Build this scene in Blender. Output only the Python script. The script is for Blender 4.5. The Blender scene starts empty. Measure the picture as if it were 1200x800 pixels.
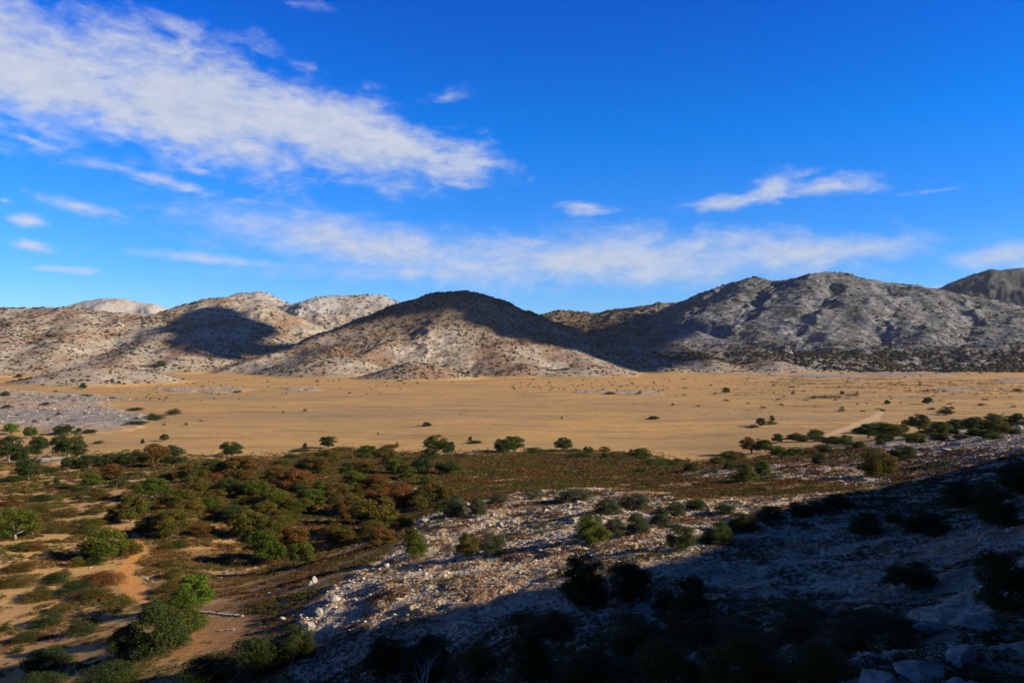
import bpy, math
import numpy as np
from math import radians as R

rng = np.random.default_rng(7)
F, CX, CY, EYE = 900.0, 600.0, 408.0, 40.0      # focal length (photo px), optical centre, eye height above the plain
HAZE = 0.000018
SUN_AZ, SUN_EL = 103.0, 22.5                     # degrees clockwise of the view axis (+y), elevation
SD = np.array([math.cos(R(SUN_EL))*math.sin(R(SUN_AZ)), math.cos(R(SUN_EL))*math.cos(R(SUN_AZ)), math.sin(R(SUN_EL))])

scene = bpy.context.scene
COL = scene.collection

# ------------------------------------------------------------------ noise
_perm = np.random.default_rng(3).permutation(256).astype(np.int32)
_perm = np.concatenate([_perm, _perm])
_ang = np.random.default_rng(4).random(256)*2*np.pi
_gx, _gy = np.cos(_ang).astype(np.float32), np.sin(_ang).astype(np.float32)

def perlin(x, y):
    x = np.asarray(x, np.float32); y = np.asarray(y, np.float32)
    xf = np.floor(x); yf = np.floor(y)
    xi = xf.astype(np.int32) & 255; yi = yf.astype(np.int32) & 255
    x = x-xf; y = y-yf
    u = x*x*x*(x*(x*6-15)+10); v = y*y*y*(y*(y*6-15)+10)
    def g(ix, iy, dx, dy):
        h = _perm[_perm[ix & 255]+(iy & 255)]
        return _gx[h]*dx+_gy[h]*dy
    a = g(xi, yi, x, y); b = g(xi+1, yi, x-1, y)
    c = g(xi, yi+1, x, y-1); d = g(xi+1, yi+1, x-1, y-1)
    return (a+u*(b-a))*(1-v)+(c+u*(d-c))*v

def fbm(x, y, s, o=4, gain=0.5, seed=0.0):
    x = x/s+seed*13.7; y = y/s+seed*7.3
    t = 0; a = 1.0; n = 0
    for i in range(o):
        t = t+a*perlin(x+i*5.2, y+i*9.1); n += a; a *= gain
        x = x*2.03; y = y*2.03
    return t/n*1.6

def ridged(x, y, s, o=5, seed=0.0):
    x = x/s+seed*11.1; y = y/s+seed*3.9
    t = 0; a = 1.0; n = 0; w = 1.0
    for i in range(o):
        r = 1-np.abs(perlin(x+i*3.3, y+i*7.7))*2
        r = r*r*w
        w = np.clip(r*1.6, 0, 1)
        t = t+a*r; n += a; a *= 0.5
        x = x*2.1; y = y*2.1
    return t/n

def sstep(a, b, x):
    t = np.clip((x-a)/(b-a), 0, 1)
    return t*t*(3-2*t)

# ------------------------------------------------------------------ near ground: thin plate spline through surveyed spots
def at(px, py, D):
    return ((px-CX)/F*D, float(D), EYE-(py-CY)/F*D)

ctrl = [at(*p) for p in [
    (600,800,17),(500,800,24),(380,795,32),(250,790,39),(100,790,44),(0,790,48),(-120,790,50),
    (700,750,22),(820,790,13),(950,790,11.5),(1080,790,10.5),(1190,780,10.5),(1300,760,11),
    (450,760,32),(350,740,43),(280,740,47),(150,760,47),
    (600,700,38),(500,700,42),(440,700,45),(720,690,33),(800,700,30),(900,700,27),(1000,700,25),(1100,700,22),(1190,700,17),
    (400,690,50),(440,665,57),(500,650,58),(600,650,50),(700,640,50),(800,650,42),(920,640,44),(1050,640,38),(1200,640,27),
    (500,606,88),(560,592,92),(640,580,98),(740,578,96),(820,585,86),(680,610,64),(600,615,74),(860,605,62),(960,595,66),(1080,590,62),(1200,590,46),
    (480,612,98),(540,578,118),(640,571,120),(740,570,122),(820,571,112),(920,574,95),
    (850,548,150),(900,560,118),(950,545,130),(1030,557,108),(1100,535,118),(1200,506,140),(1200,525,95),(1120,555,85),(1280,500,135),(1280,560,60),
    (560,555,160),(680,553,170),(780,556,150),(600,540,225),(700,538,235),(500,540,215),
    (620,527,303),(720,530,295),(500,527,303),(820,540,270),(400,523,313),(300,533,275),
    (300,655,90),(200,660,84),(100,660,84),(0,640,90),(-100,640,92),(360,660,75),(400,630,96),
    (300,600,115),(200,600,114),(100,600,118),(0,600,120),(420,590,122),
    (300,560,155),(180,560,160),(60,560,170),(400,555,165),(-80,560,170),
    (0,525,275),(100,530,255),(200,540,225),(0,500,370),(100,508,355),(200,515,335),(-150,520,280),
    (300,520,321),(900,528,292),(900,516,333),(1000,515,300),(1100,497,330),(1200,485,370),(1300,480,330),(1300,465,560),
    (960,530,230),(1050,510,260),(1150,500,240),(1220,492,250),
]]
ctrl += [(0,0,38.3),(3,4,36.9),(-4,5,36.4),(0,9,34.6),(8,3,39.2),(-14,-4,36.5),(-12,12,33.5),(0,-15,44),
         (-45,0,31),(-70,30,24),(-60,-40,38),(0,-60,66),(60,-60,92),(-120,-60,42),(-120,60,15),(-200,0,14),
         (28,-6,47),(45,10,49),(-250,200,6),(-200,320,1),(0,400,0),(250,420,0),(-260,430,2),(420,400,2),(0,-200,110)]
CT0 = list(ctrl)

def warp(x, y):
    r = np.hypot(x, y)+1e-6
    k = np.log1p(r/12.0)/r*3.0
    return x*k, y*k

def tps_fit(pts, lam=0.004):
    p = np.array(pts, float)
    wx, wy = warp(p[:, 0], p[:, 1])
    n = len(p)
    d2 = (wx[:, None]-wx)**2+(wy[:, None]-wy)**2
    K = np.where(d2 > 0, 0.5*d2*np.log(d2+1e-12), 0)+np.eye(n)*lam
    P = np.c_[np.ones(n), wx, wy]
    A = np.zeros((n+3, n+3)); A[:n, :n] = K; A[:n, n:] = P; A[n:, :n] = P.T
    s = np.linalg.solve(A, np.r_[p[:, 2], 0, 0, 0])
    return wx, wy, s

def tps_eval(m, x, y):
    cx, cy, s = m
    sh = x.shape
    wx, wy = warp(x.ravel(), y.ravel())
    wx = wx.astype(np.float32); wy = wy.astype(np.float32)
    out = (s[-3]+s[-2]*wx+s[-1]*wy).astype(np.float32)
    for i in range(len(cx)):
        d2 = (wx-np.float32(cx[i]))**2+(wy-np.float32(cy[i]))**2
        out += np.float32(0.5*s[i])*d2*np.log(d2+1e-9)
    return out.reshape(sh)

# crest of the mountain flank right of and behind the camera (it throws the shade over the near slope)
m0 = tps_fit(ctrl)
edge = [(-60,815),(60,800),(200,775),(330,752),(420,742),(500,714),(560,702),(640,694),(740,664),(850,609),(950,589),(1050,569),(1130,551),(1200,536)]
def ray_tps(m, px, py):
    D = np.exp(np.linspace(math.log(9), math.log(420), 900))
    z = tps_eval(m, (px-CX)/F*D, D)
    P = CY-F*(z-EYE)/D
    i = int(np.argmax(P <= py))
    return np.array([(px-CX)/F*D[i], D[i], z[i]])
crest = []
for k, (px, py) in enumerate(edge):
    p = ray_tps(m0, px, py)
    X = 108.0
    t = (X-p[0])/SD[0]
    q = p+SD*t
    crest.append(q)
crest = np.array(crest)
pts_e = np.array([ray_tps(m0, px, py) for px, py in edge])
o = np.argsort(crest[:, 1]); crest = crest[o]; pts_e = pts_e[o]
ys = np.linspace(crest[0, 1], crest[-1, 1], 8)
zs = np.interp(ys, crest[:, 1], crest[:, 2])
def with_crest(zs):
    c = list(ctrl)
    for a, b in zip(ys, zs):
        c += [(108.0, a, b), (140.0, a, b-5), (170, a, b-16), (84.0, a, b*0.62+9)]
    c += [(108,ys[0]-10,zs[0]+5),(108,ys[0]-20,zs[0]+9),(140,ys[0]-25,zs[0]+8),(80,ys[0]-20,zs[0]*.7+8),(108,ys[0]-50,zs[0]+20),(60,-25,62)]
    c += [(112, ys[-1]+25, zs[-1]-14), (120, ys[-1]+60, 24), (200, 120, 22), (200, 0, 50), (210, -80, 75), (300, 60, 12), (330, 200, 4)]
    return c
for it in range(7):
    M1 = tps_fit(with_crest(zs))
    tt = np.linspace(45, 260, 140)
    err = []
    for p in pts_e:
        q = p[:2]+tt[:, None]*SD[:2]
        zz = tps_eval(M1, q[:, 0].copy(), q[:, 1].copy())
        z0 = float(tps_eval(M1, np.array([p[0]]), np.array([p[1]]))[0])
        err.append(np.max(zz-(z0+tt*SD[2])))
    err = np.array(err)
    zs = zs-0.7*np.interp(ys, crest[:, 1], err)
    zs = np.maximum.accumulate((zs+1.0*np.arange(8))[::-1])[::-1]-1.0*np.arange(8)
print('crest error', err.round(2), zs.round(1))

# ------------------------------------------------------------------ hills: crest lines, each with slope and rounding
def ridge_pts(l): return [at(*p) for p in l]
RIDGES = [
 # crest line,                                                               slope, rounding, foot curve
 (ridge_pts([(345,405,1520),(385,388,1510),(430,371,1500),(475,355,1480),(515,342,1450),(540,340,1440),(580,348,1450),(612,362,1470),(640,374,1500)]), .62, 14),
 (ridge_pts([(480,360,1440),(440,385,1360),(400,405,1290),(360,424,1200)]), .36, 10),
 (ridge_pts([(400,402,1270),(385,414,1180)]), .34, 8),
 (ridge_pts([(505,352,1430),(530,376,1370),(560,396,1290),(590,414,1200),(610,430,1140)]), .36, 10),
 (ridge_pts([(560,350,1430),(610,378,1380),(650,400,1310),(685,420,1220),(705,432,1160)]), .38, 10),
 (ridge_pts([(472,431,1010),(487,424,1020),(500,430,1030)]), .34, 8),
 (ridge_pts([(672,434,1090),(690,428,1110),(705,431,1120)]), .30, 8),
 (ridge_pts([(360,436,1080),(385,428,1110),(400,424,1130)]), .30, 8),
 (ridge_pts([(600,434,1090),(615,429,1110)]), .30, 8),
 (ridge_pts([(1020,432,1290),(1045,431,1290),(1060,433,1290)]), .30, 4),
 (ridge_pts([(905,432,1300),(930,431.5,1300)]), .25, 4),
 (ridge_pts([(1120,433,1250),(1190,431,1260),(1260,431,1260)]), .30, 4),
 (ridge_pts([(-60,438,1060),(-10,430,1080),(30,434,1090)]), .25, 6),
 (ridge_pts([(625,369,1700),(655,364,1700),(700,366,1690),(735,364,1650),(760,369,1620),(800,384,1540),(850,398,1450),(885,408,1380),(910,424,1280)]), .52, 14),
 (ridge_pts([(700,380,1600),(720,400,1450),(755,420,1330),(780,430,1260)]), .36, 10),
 (ridge_pts([(770,395,1500),(815,410,1400),(840,424,1290)]), .36, 10),
 (ridge_pts([(690,368,2400),(740,359,2350),(800,352,2300),(840,339,2260),(868,328,2240),(885,323,2220),(905,326,2200),(925,324,2150),(945,320,2100),(970,317,2100),(1000,322,2090),(1060,330,2050),(1130,343,2000),(1200,360,1960),(1290,378,1900)]), .50, 22),
 (ridge_pts([(885,330,2180),(850,352,2000),(820,372,1880)]), .36, 12),
 (ridge_pts([(945,324,2080),(925,350,1930),(900,375,1800),(890,395,1650)]), .36, 12),
 (ridge_pts([(1000,326,2060),(1010,355,1900),(990,385,1720),(985,405,1560)]), .36, 12),
 (ridge_pts([(1080,336,2020),(1095,362,1850),(1085,388,1660),(1060,405,1500)]), .36, 12),
 (ridge_pts([(1180,356,1950),(1190,376,1800),(1180,395,1620),(1170,412,1450)]), .36, 12),
 (ridge_pts([(1010,408,1420),(1060,402,1430),(1120,405,1400),(1180,402,1400),(1260,400,1400)]), .42, 8),
 (ridge_pts([(890,420,1330),(950,414,1350),(1010,416,1330)]), .34, 8),
 (ridge_pts([(1095,340,3000),(1120,332,3000),(1145,320,3000),(1165,314,3000),(1190,311,3000),(1230,313,3000),(1300,330,3000)]), .5, 20),
 (ridge_pts([(-220,372,1800),(-100,366,1750),(0,360,1720),(40,361,1720),(85,359,1700),(120,363,1680),(170,371,1640),(205,384,1580)]), .46, 20),
 (ridge_pts([(20,372,1600),(10,395,1420),(0,412,1300),(-40,425,1230)]), .34, 10),
 (ridge_pts([(95,370,1600),(80,392,1450),(60,410,1320)]), .34, 10),
 (ridge_pts([(150,374,1900),(195,364,1980),(225,353,2000),(245,349,2000),(272,347,2000),(300,352,1990),(330,368,1950),(350,380,1900)]), .40, 8),
 (ridge_pts([(262,350,2400),(285,341,2400),(303,341,2400),(345,357,2350)]), .5, 10),
 (ridge_pts([(320,366,2300),(350,354,2300),(375,347,2300),(388,346,2300),(430,345,2320),(445,346,2320),(465,357,2320),(520,375,2300)]), .45, 10),
 (ridge_pts([(195,394,1520),(235,374,1600),(258,367,1620),(276,369,1620),(310,383,1600),(350,405,1540)]), .40, 10),
 (ridge_pts([(195,388,1480),(175,400,1400),(150,414,1300),(140,426,1220)]), .36, 8),
 (ridge_pts([(255,385,1500),(225,402,1380),(210,420,1270)]), .34, 8),
 (ridge_pts([(88,432,880),(113,427,885),(138,431,890)]), .26, 8),
 (ridge_pts([(70,366,3600),(105,351,3600),(122,349,3600),(145,349,3600),(172,354,3600),(190,361,3600),(215,372,3600)]), .5, 24),
 ([(-900,-500,90),(-300,-450,120),(150,-420,160),(420,-330,140)], .35, 20),
 ([(1500,300,120),(1500,900,200),(1800,1400,260)], .35, 20),
 ([(-1300,300,120),(-1500,800,200),(-1600,1400,200)], .35, 20),
]

def hills_h(x, y):
    wx = x+fbm(x, y, 260, 3, seed=2)*34; wy = y+fbm(x, y, 260, 3, seed=5)*34
    H = np.full(x.shape, -60.0, np.float32); KC = np.ones(x.shape, np.float32)
    for pts, s, rr in RIDGES:
        P = np.array(pts, np.float32)
        best = np.full(x.shape, -1e3, np.float32)
        far = 1400
        bx0, bx1 = P[:, 0].min()-far, P[:, 0].max()+far
        by0, by1 = P[:, 1].min()-far, P[:, 1].max()+far
        sel = (x > bx0) & (x < bx1) & (y > by0) & (y < by1)
        if not sel.any(): continue
        ex = wx[sel]; ey = wy[sel]; b = best[sel]
        # near the crest the true position is used so the skyline keeps its shape
        tx = x[sel]; ty = y[sel]
        for i in range(len(P)-1):
            a = P[i]; c = P[i+1]; d = c-a
            L2 = d[0]**2+d[1]**2
            t = np.clip(((tx-a[0])*d[0]+(ty-a[1])*d[1])/L2, 0, 1)
            dd = np.hypot(tx-(a[0]+t*d[0]), ty-(a[1]+t*d[1]))
            k = np.clip(dd/160, 0, 1)
            qx = tx+(ex-tx)*k; qy = ty+(ey-ty)*k
            dd = np.hypot(qx-(a[0]+t*d[0]), qy-(a[1]+t*d[1]))
            kk = KC[sel]; KC[sel] = np.minimum(kk, np.clip(dd/110, .30, 1))
            h = a[2]+t*d[2]-s*(np.sqrt(dd*dd+rr*rr*4)-rr*2)
            b = np.maximum(b, h)
        best[sel] = b
        k = 7.0   # smooth union
        H = np.where(best > -60, 0.5*(H+best+np.sqrt((H-best)**2+k*k))-0.0, H)
    return H, KC

def px_of(x, y, z):
    yy = np.maximum(y, 1e-3)
    return CX+F*x/yy, CY-F*(z-EYE)/yy

def poly_sd(px, py, poly):
    """signed distance in photo pixels, positive inside"""
    P = np.array(poly, np.float32)
    d = np.full(px.shape, 1e9, np.float32); ins = np.zeros(px.shape, bool)
    n = len(P)
    for i in range(n):
        a = P[i]; b = P[(i+1) % n]; e = b-a
        t = np.clip(((px-a[0])*e[0]+(py-a[1])*e[1])/(e@e), 0, 1)
        d = np.minimum(d, np.hypot(px-a[0]-t*e[0], py-a[1]-t*e[1]))
        c = ((a[1] > py) != (b[1] > py)) & (px < (b[0]-a[0])*(py-a[1])/(b[1]-a[1]+1e-9)+a[0])
        ins ^= c
    return np.where(ins, d, -d)

# surveyed outlines of ground kinds (photo px, used on the surface point each one lands on)
SPUR = [(322,860),(345,760),(352,722),(385,690),(430,664),(462,645),(480,622),(500,604),(560,590),(610,577),(700,573),(770,577),(812,588),(900,585),(1000,578),(1200,568),(1400,560),(1400,1500),(300,1500)]
SPUR2 = [(790,556),(812,548),(850,541),(900,534),(960,529),(1050,514),(1120,503),(1200,492),(1400,470),(1400,562),(1100,575),(1000,568),(900,560),(850,561)]
BAND = [(400,527),(500,538),(620,532),(760,536),(830,552),(900,562),(1010,566),(1010,582),(900,586),(812,584),(770,575),(700,572),(610,575),(560,588),(500,602),(480,620),(455,650),(385,690),(352,720),(345,760),(330,800),(300,900),(240,900),(230,765),(300,745),(300,715),(225,712),(185,712),(176,690),(166,672),(162,662),(174,654),(176,640),(168,622),(200,560),(250,548)]
CLEAR = [(215,722),(300,722),(285,745),(268,762),(200,775),(175,765)]
APRON = [(-300,476),(0,472),(60,466),(110,470),(145,482),(180,491),(160,499),(150,505),(112,511),(60,507),(20,503),(-300,510)]
APRON2 = [(-300,458),(0,457),(60,461),(100,464),(150,468),(120,471),(60,467),(-300,466)]
PATH = [(156,618),(163,628),(171,640),(167,652),(157,662),(160,675),(172,690),(173,708),(158,704),(146,695),(138,684),(132,680),(112,679),(112,673),(130,670),(143,662),(152,650),(160,641),(154,630)]
TRACK = [(955,513),(990,500),(1020,488),(1030,481),(1036,483),(1030,492),(1000,502),(965,515)]

fine = np.linspace(-38.5, 38.5, 1001)
coarse = np.r_[np.linspace(38.5, 180, 150)[1:], np.linspace(-180, -38.5, 150)[1:-1]]
AZ = np.sort(np.r_[fine, coarse])                 # -180..180, closed by the last column meeting the first
AZ = R(1)*AZ
RAD = np.r_[np.exp(np.linspace(math.log(1.2), math.log(9), 40))[:-1],
            np.exp(np.linspace(math.log(9), math.log(320), 720))[:-1],
            np.exp(np.linspace(math.log(320), math.log(1040), 230))[:-1],
            np.linspace(1040, 2500, 430)[:-1], np.linspace(2500, 5200, 130)]
A, RR = np.meshgrid(AZ, RAD)
X = (np.sin(A)*RR).astype(np.float32); Y = (np.cos(A)*RR).astype(np.float32)
INF = (Y > 0) & (np.abs(A) < R(48))

def height_base(x, y):
    r = np.hypot(x, y)
    near = np.zeros(x.shape, np.float32)
    s = r < 470
    near[s] = tps_eval(M1, x[s], y[s])
    plain = fbm(x, y, 180, 3, seed=1)*0.6*sstep(300, 500, r)
    far = np.full(x.shape, -60, np.float32)
    q = r > 380
    far[q], KC = hills_h(x[q], y[q])
    w = sstep(300, 450, r)
    h = near*(1-w)+plain*w
    # gullies and ledges grow with height above the plain
    g = np.zeros(x.shape, np.float32)
    xx = x[q]; yy = y[q]; ff = far[q]
    amp = np.clip(ff/90, 0, 1)
    right = sstep(60, 420, xx-(yy-1500)*0.1)*sstep(1300, 1700, np.hypot(xx, yy))
    gg = (ridged(xx, yy, 230, 5, seed=1)-0.72)*(25+26*right)*amp
    gg += (ridged(xx+yy*0.3, yy*1.0, 62, 4, seed=3)-0.65)*(5.5+4.5*right)*np.clip(ff/40, 0, 1)*1.5
    gg += (ridged(xx, yy, 24, 3, seed=8)-.6)*(1.6+2.2*right)*np.clip(ff/30, 0, 1)
    gg += fbm(xx, yy, 16, 3, seed=4)*1.2*np.clip(ff/12, 0, 1)
    g[q] = gg*KC
    fr = far+g
    k = 2.5
    return np.where(q, 0.5*(h+fr+np.sqrt((h-fr)**2+k*k))-k*0.5*np.exp(-np.abs(h-fr)/8), h)

Z = height_base(X, Y)
PX, PY = px_of(X, Y, Z)

# kinds of ground as masks
def zone(poly, soft=5, wob=6, sc=9):
    out = np.zeros(X.shape, np.float32)
    s = INF & (RR < 1300)
    d = poly_sd(PX[s], PY[s], poly)
    out[s] = sstep(-soft, soft, d+fbm(X[s], Y[s], sc, 3, seed=6)*wob)
    return out
rock = np.maximum(zone(SPUR, 5, 7), zone(SPUR2, 3, 4))
out = ~INF & (RR < 260)
rock[out & (X > 0)] = 0.8
apron = np.maximum(zone(APRON, 3, 7, 22), zone(APRON2, 2, 5, 25))
for (a, b, ra, rb) in [(262,457,38,3.2),(352,456,24,2),(745,461,42,2.6),(700,459,20,1.6),(880,437,55,2.5),(960,440,60,3.2),(1060,439,60,3),(905,434,30,1.5),(1120,457,35,2.5),(1185,446,25,2),(215,457,30,2.5),(60,541,22,4),(1000,448,12,1)]:
    s = INF & (RR < 1500) & (RR > 120)
    d = 1-np.hypot((PX[s]-a)/ra, (PY[s]-b)/rb)+fbm(X[s], Y[s], 40, 3, seed=7)*.9
    apron[s] = np.maximum(apron[s], sstep(-.05, .25, d)*0.9)
band = zone(BAND, 8, 8)*(1-rock)
clear = zone(CLEAR, 3, 3)
path = zone(PATH, 1.2, 1.5, 4)
track = zone(TRACK, .5, .4, 10)
near = (RR < 330)

# relief of the near ground
xs, ys_, = X[near], Y[near]
rk = rock[near]
dz = fbm(xs, ys_, 14, 3, seed=8)*(.08+.3*rk)*sstep(8, 40, RR[near])
dz += fbm(xs, ys_, 2.2, 3, seed=9)*(.04+.07*rk)
rk = rock[near]
dz += rk*((ridged(xs, ys_*1.3+xs*.4, 5.0, 4, seed=5)-.45)*0.42+fbm(xs, ys_, .9, 3, seed=10)*.10)
Z[near] += dz*sstep(1.5, 8, RR[near])
ap = apron > 0.02
Z[ap] += (apron[ap]*(0.6+ridged(X[ap], Y[ap], 14, 4, seed=6)*1.3)).astype(np.float32)
PX, PY = px_of(X, Y, Z)

# ---- lookups on the finished surface
FIN = np.where(INF[0])[0]
azf = AZ[FIN]
def colf(px): return np.interp(np.arctan((np.asarray(px, float)-CX)/F), AZ, np.arange(len(AZ)))
def cast(px, py):
    """first surface point seen at a photo pixel"""
    c = float(colf(px)); i = int(c); f = c-i
    P = PY[:, i]*(1-f)+PY[:, i+1]*f
    s = RAD > 9
    k = int(np.argmax((P <= py) & s))
    if k == 0: return None
    if P[k-1] > P[k]:
        g = np.clip((P[k-1]-py)/(P[k-1]-P[k]), 0, 1)
    else: g = 1
    r = RAD[k-1]+(RAD[k]-RAD[k-1])*g
    a = AZ[i]*(1-f)+AZ[i+1]*f
    x, y = math.sin(a)*r, math.cos(a)*r
    return np.array([x, y, float(zat(np.array([x]), np.array([y]))[0])])
LR = np.arange(len(RAD))
def gidx(x, y):
    a = np.arctan2(x, y); r = np.hypot(x, y)
    return np.interp(a, AZ, np.arange(len(AZ))), np.interp(r, RAD, LR)
def gsample(G, x, y):
    c, k = gidx(x, y)
    i = np.clip(c.astype(int), 0, len(AZ)-2); j = np.clip(k.astype(int), 0, len(RAD)-2)
    f = c-i; g = k-j
    return (G[j, i]*(1-f)+G[j, i+1]*f)*(1-g)+(G[j+1, i]*(1-f)+G[j+1, i+1]*f)*g
def zat(x, y): return gsample(Z, x, y)

# ------------------------------------------------------------------ ground colours (albedo)
def mix(a, b, t): return a+(b-a)*t[..., None]
C = lambda *v: np.array(v, np.float32)
n1 = fbm(X, Y, 6, 4, seed=11); n2 = fbm(X, Y, 40, 4, seed=12); n3 = fbm(X, Y*2.2, 170, 4, seed=13)
n4 = fbm(X, Y, 1.3, 3, seed=14)
base = mix(np.broadcast_to(C(.48,.30,.098), X.shape+(3,)), C(.39,.26,.095), sstep(-.3, .4, n3))
base = mix(base, C(.36,.215,.10), sstep(.12, .5, fbm(X, Y*3.5, 120, 4, seed=15))*.8*sstep(250, 420, RR))
base = mix(base, C(.53,.315,.095), sstep(600, 1000, RR)*.75)
st = fbm(X, Y*5, 60, 5, seed=16)
base = mix(base, C(.27,.175,.075), sstep(.05, .38, st)*.7*sstep(240, 380, RR))
base = mix(base, C(.23,.15,.065), sstep(-.05, .3, fbm(X, Y*3.5, 90, 4, seed=19))*sstep(780, 1000, PX)*sstep(320, 420, RR)*INF*.55)
mo = fbm(X, Y*1.8, 34, 5, gain=.62, seed=26)
base = mix(base, C(.33,.235,.10), sstep(-.05, .35, mo)*.5*sstep(300, 360, RR))
base = mix(base, C(.27,.215,.11), sstep(.1, .5, fbm(X, Y*2.5, 210, 3, seed=17))*.55*sstep(300, 500, RR))
base = base*(1+.10*fbm(X, Y*3, 14, 3, seed=18)[..., None])
base = mix(base, C(.45,.27,.105), sstep(330, 240, RR))
base = mix(base, C(.33,.20,.09), sstep(-.05, .35, n1)*.6*(RR < 330))
base = mix(base, C(.22,.12,.045), band*sstep(-.3, .2, n1+.05)*.85)
rc = mix(mix(np.broadcast_to(C(.42,.335,.24), X.shape+(3,)), C(.29,.16,.08), sstep(-.12, .25, n1+n4*.5)), C(.44,.40,.33), sstep(.1, .4, n4-.2*n1))
base = mix(base, rc, rock)
base = mix(base, mix(mix(np.broadcast_to(C(.33,.285,.22), X.shape+(3,)), C(.36,.23,.12), sstep(-.15, .25, n2+n1*.6)), C(.21,.20,.18), sstep(-.05,.3,n3+n1*.6)), apron)
base = mix(base, C(.58,.27,.075), path)
base = mix(base, C(.40,.20,.08), clear*.8)
base = mix(base, C(.56,.40,.22), track*.75)
# hill rock
hl = sstep(1.0, 2.4, Z)*(RR > 780)
hx, hy = X, Y
na = fbm(hx, hy, 90, 4, seed=21); nb = fbm(hx, hy, 22, 3, seed=22); nc = fbm(hx, hy, 8, 2, seed=23)
rockc = mix(np.broadcast_to(C(.32,.265,.20), X.shape+(3,)), C(.26,.165,.10), sstep(-.08, .34, na+nb*.5))
rockc = mix(rockc, C(.44,.405,.335), sstep(.12, .42, nb+nc*.6-na*.5)*.65)
rockc = mix(rockc, C(.17,.105,.06), sstep(.12, .45, fbm(hx, hy, 36, 4, seed=24)+nc*.4)*.6)
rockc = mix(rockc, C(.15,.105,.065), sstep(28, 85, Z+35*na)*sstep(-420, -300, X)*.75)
rt = sstep(120, 420, X-(Y-1500)*.22)*sstep(1250, 1500, RR)
grey = mix(np.broadcast_to(C(.125,.130,.140), X.shape+(3,)), C(.070,.072,.058), sstep(-.15, .3, na+nc*.4)*.8)  # right mountain: grey rock, its half-shade put into a darker, cooler colour
grey = mix(grey, C(.24,.238,.235), sstep(.10, .45, nb+nc*.7)*.75)
sg = ridged(X+Y*.5, (Z*5+Y*.2), 34, 3, seed=27)
grey = grey*(0.72+.5*sstep(.2, .6, sg))[..., None]
rockc = mix(rockc, grey, rt)
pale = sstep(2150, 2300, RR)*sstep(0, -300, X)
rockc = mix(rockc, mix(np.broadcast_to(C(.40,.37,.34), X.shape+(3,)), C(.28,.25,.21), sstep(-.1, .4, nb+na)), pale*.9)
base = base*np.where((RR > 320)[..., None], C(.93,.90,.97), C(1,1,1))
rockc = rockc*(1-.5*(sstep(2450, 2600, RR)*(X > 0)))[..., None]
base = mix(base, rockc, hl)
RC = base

# ------------------------------------------------------------------ material helpers
def new_mat(name):
    m = bpy.data.materials.new(name); m.use_nodes = True
    nt = m.node_tree; b = nt.nodes['Principled BSDF']
    b.inputs['Specular IOR Level'].default_value = 0.15
    b.inputs['Roughness'].default_value = 0.9
    return m, nt, b
def N(nt, typ, **kw):
    n = nt.nodes.new(typ)
    for k, v in kw.items():
        if k in n.inputs.keys(): n.inputs[k].default_value = v
        else: setattr(n, k, v)
    return n
def mathn(nt, op, a, b=None, c=None, clamp=False):
    n = nt.nodes.new('ShaderNodeMath'); n.operation = op; n.use_clamp = clamp
    for i, v in enumerate((a, b, c)):
        if v is None: continue
        if isinstance(v, (int, float)): n.inputs[i].default_value = v
        else: nt.links.new(v, n.inputs[i])
    return n.outputs[0]
def mixc(nt, fac, a, b, typ='MIX'):
    n = nt.nodes.new('ShaderNodeMix'); n.data_type = 'RGBA'; n.blend_type = typ
    for s, v in ((n.inputs['Factor'], fac), (n.inputs[6], a), (n.inputs[7], b)):
        if isinstance(v, (int, float)): s.default_value = v
        elif isinstance(v, tuple): s.default_value = (*v, 1)
        else: nt.links.new(v, s)
    return n.outputs[2]
def ramp(nt, fac, stops):
    n = nt.nodes.new('ShaderNodeValToRGB'); nt.links.new(fac, n.inputs[0])
    e = n.color_ramp.elements
    while len(e) < len(stops): e.new(0.5)
    for i, (p, c) in enumerate(stops): e[i].position = p; e[i].color = (*c, 1)
    return n.outputs[0]

def ground_mat(name, detail, bump_d, strength, lo=.62, hi=1.3, crack=0, rocky=False):
    m, nt, b = new_mat(name)
    a = N(nt, 'ShaderNodeAttribute', attribute_name='ground_colour')
    g = N(nt, 'ShaderNodeNewGeometry')
    n = N(nt, 'ShaderNodeTexNoise', Scale=detail, Detail=6.0, Roughness=.65)
    nt.links.new(g.outputs['Position'], n.inputs['Vector'])
    v = ramp(nt, n.outputs['Fac'], [(.3, (lo,)*3), (.5, (.98,)*3), (.72, (hi, hi*.98, hi*.96))])
    c = mixc(nt, 1.0, a.outputs['Color'], v, 'MULTIPLY')
    h = n.outputs['Fac']
    if crack:
        w = N(nt, 'ShaderNodeTexVoronoi', Scale=crack); nt.links.new(g.outputs['Position'], w.inputs['Vector'])
        f = ramp(nt, w.outputs['Distance'], [(0, (1.2,)*3), (.45, (1,)*3), (.8, (.55,)*3)])
        ra = N(nt, 'ShaderNodeAttribute', attribute_name='rockiness')
        rf = mathn(nt, 'MULTIPLY', ra.outputs['Fac'], .8)
        c = mixc(nt, rf, c, f, 'MULTIPLY')
        h = mathn(nt, 'SUBTRACT', h, mathn(nt, 'MULTIPLY', w.outputs['Distance'], rf))
        h = mathn(nt, 'MULTIPLY', h, mathn(nt, 'MULTIPLY_ADD', ra.outputs['Fac'], .8, .2))
    nt.links.new(c, b.inputs['Base Color'])
    bp = N(nt, 'ShaderNodeBump', Strength=strength, Distance=bump_d)
    nt.links.new(h, bp.inputs['Height']); nt.links.new(bp.outputs[0], b.inputs['Normal'])
    return m

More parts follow.
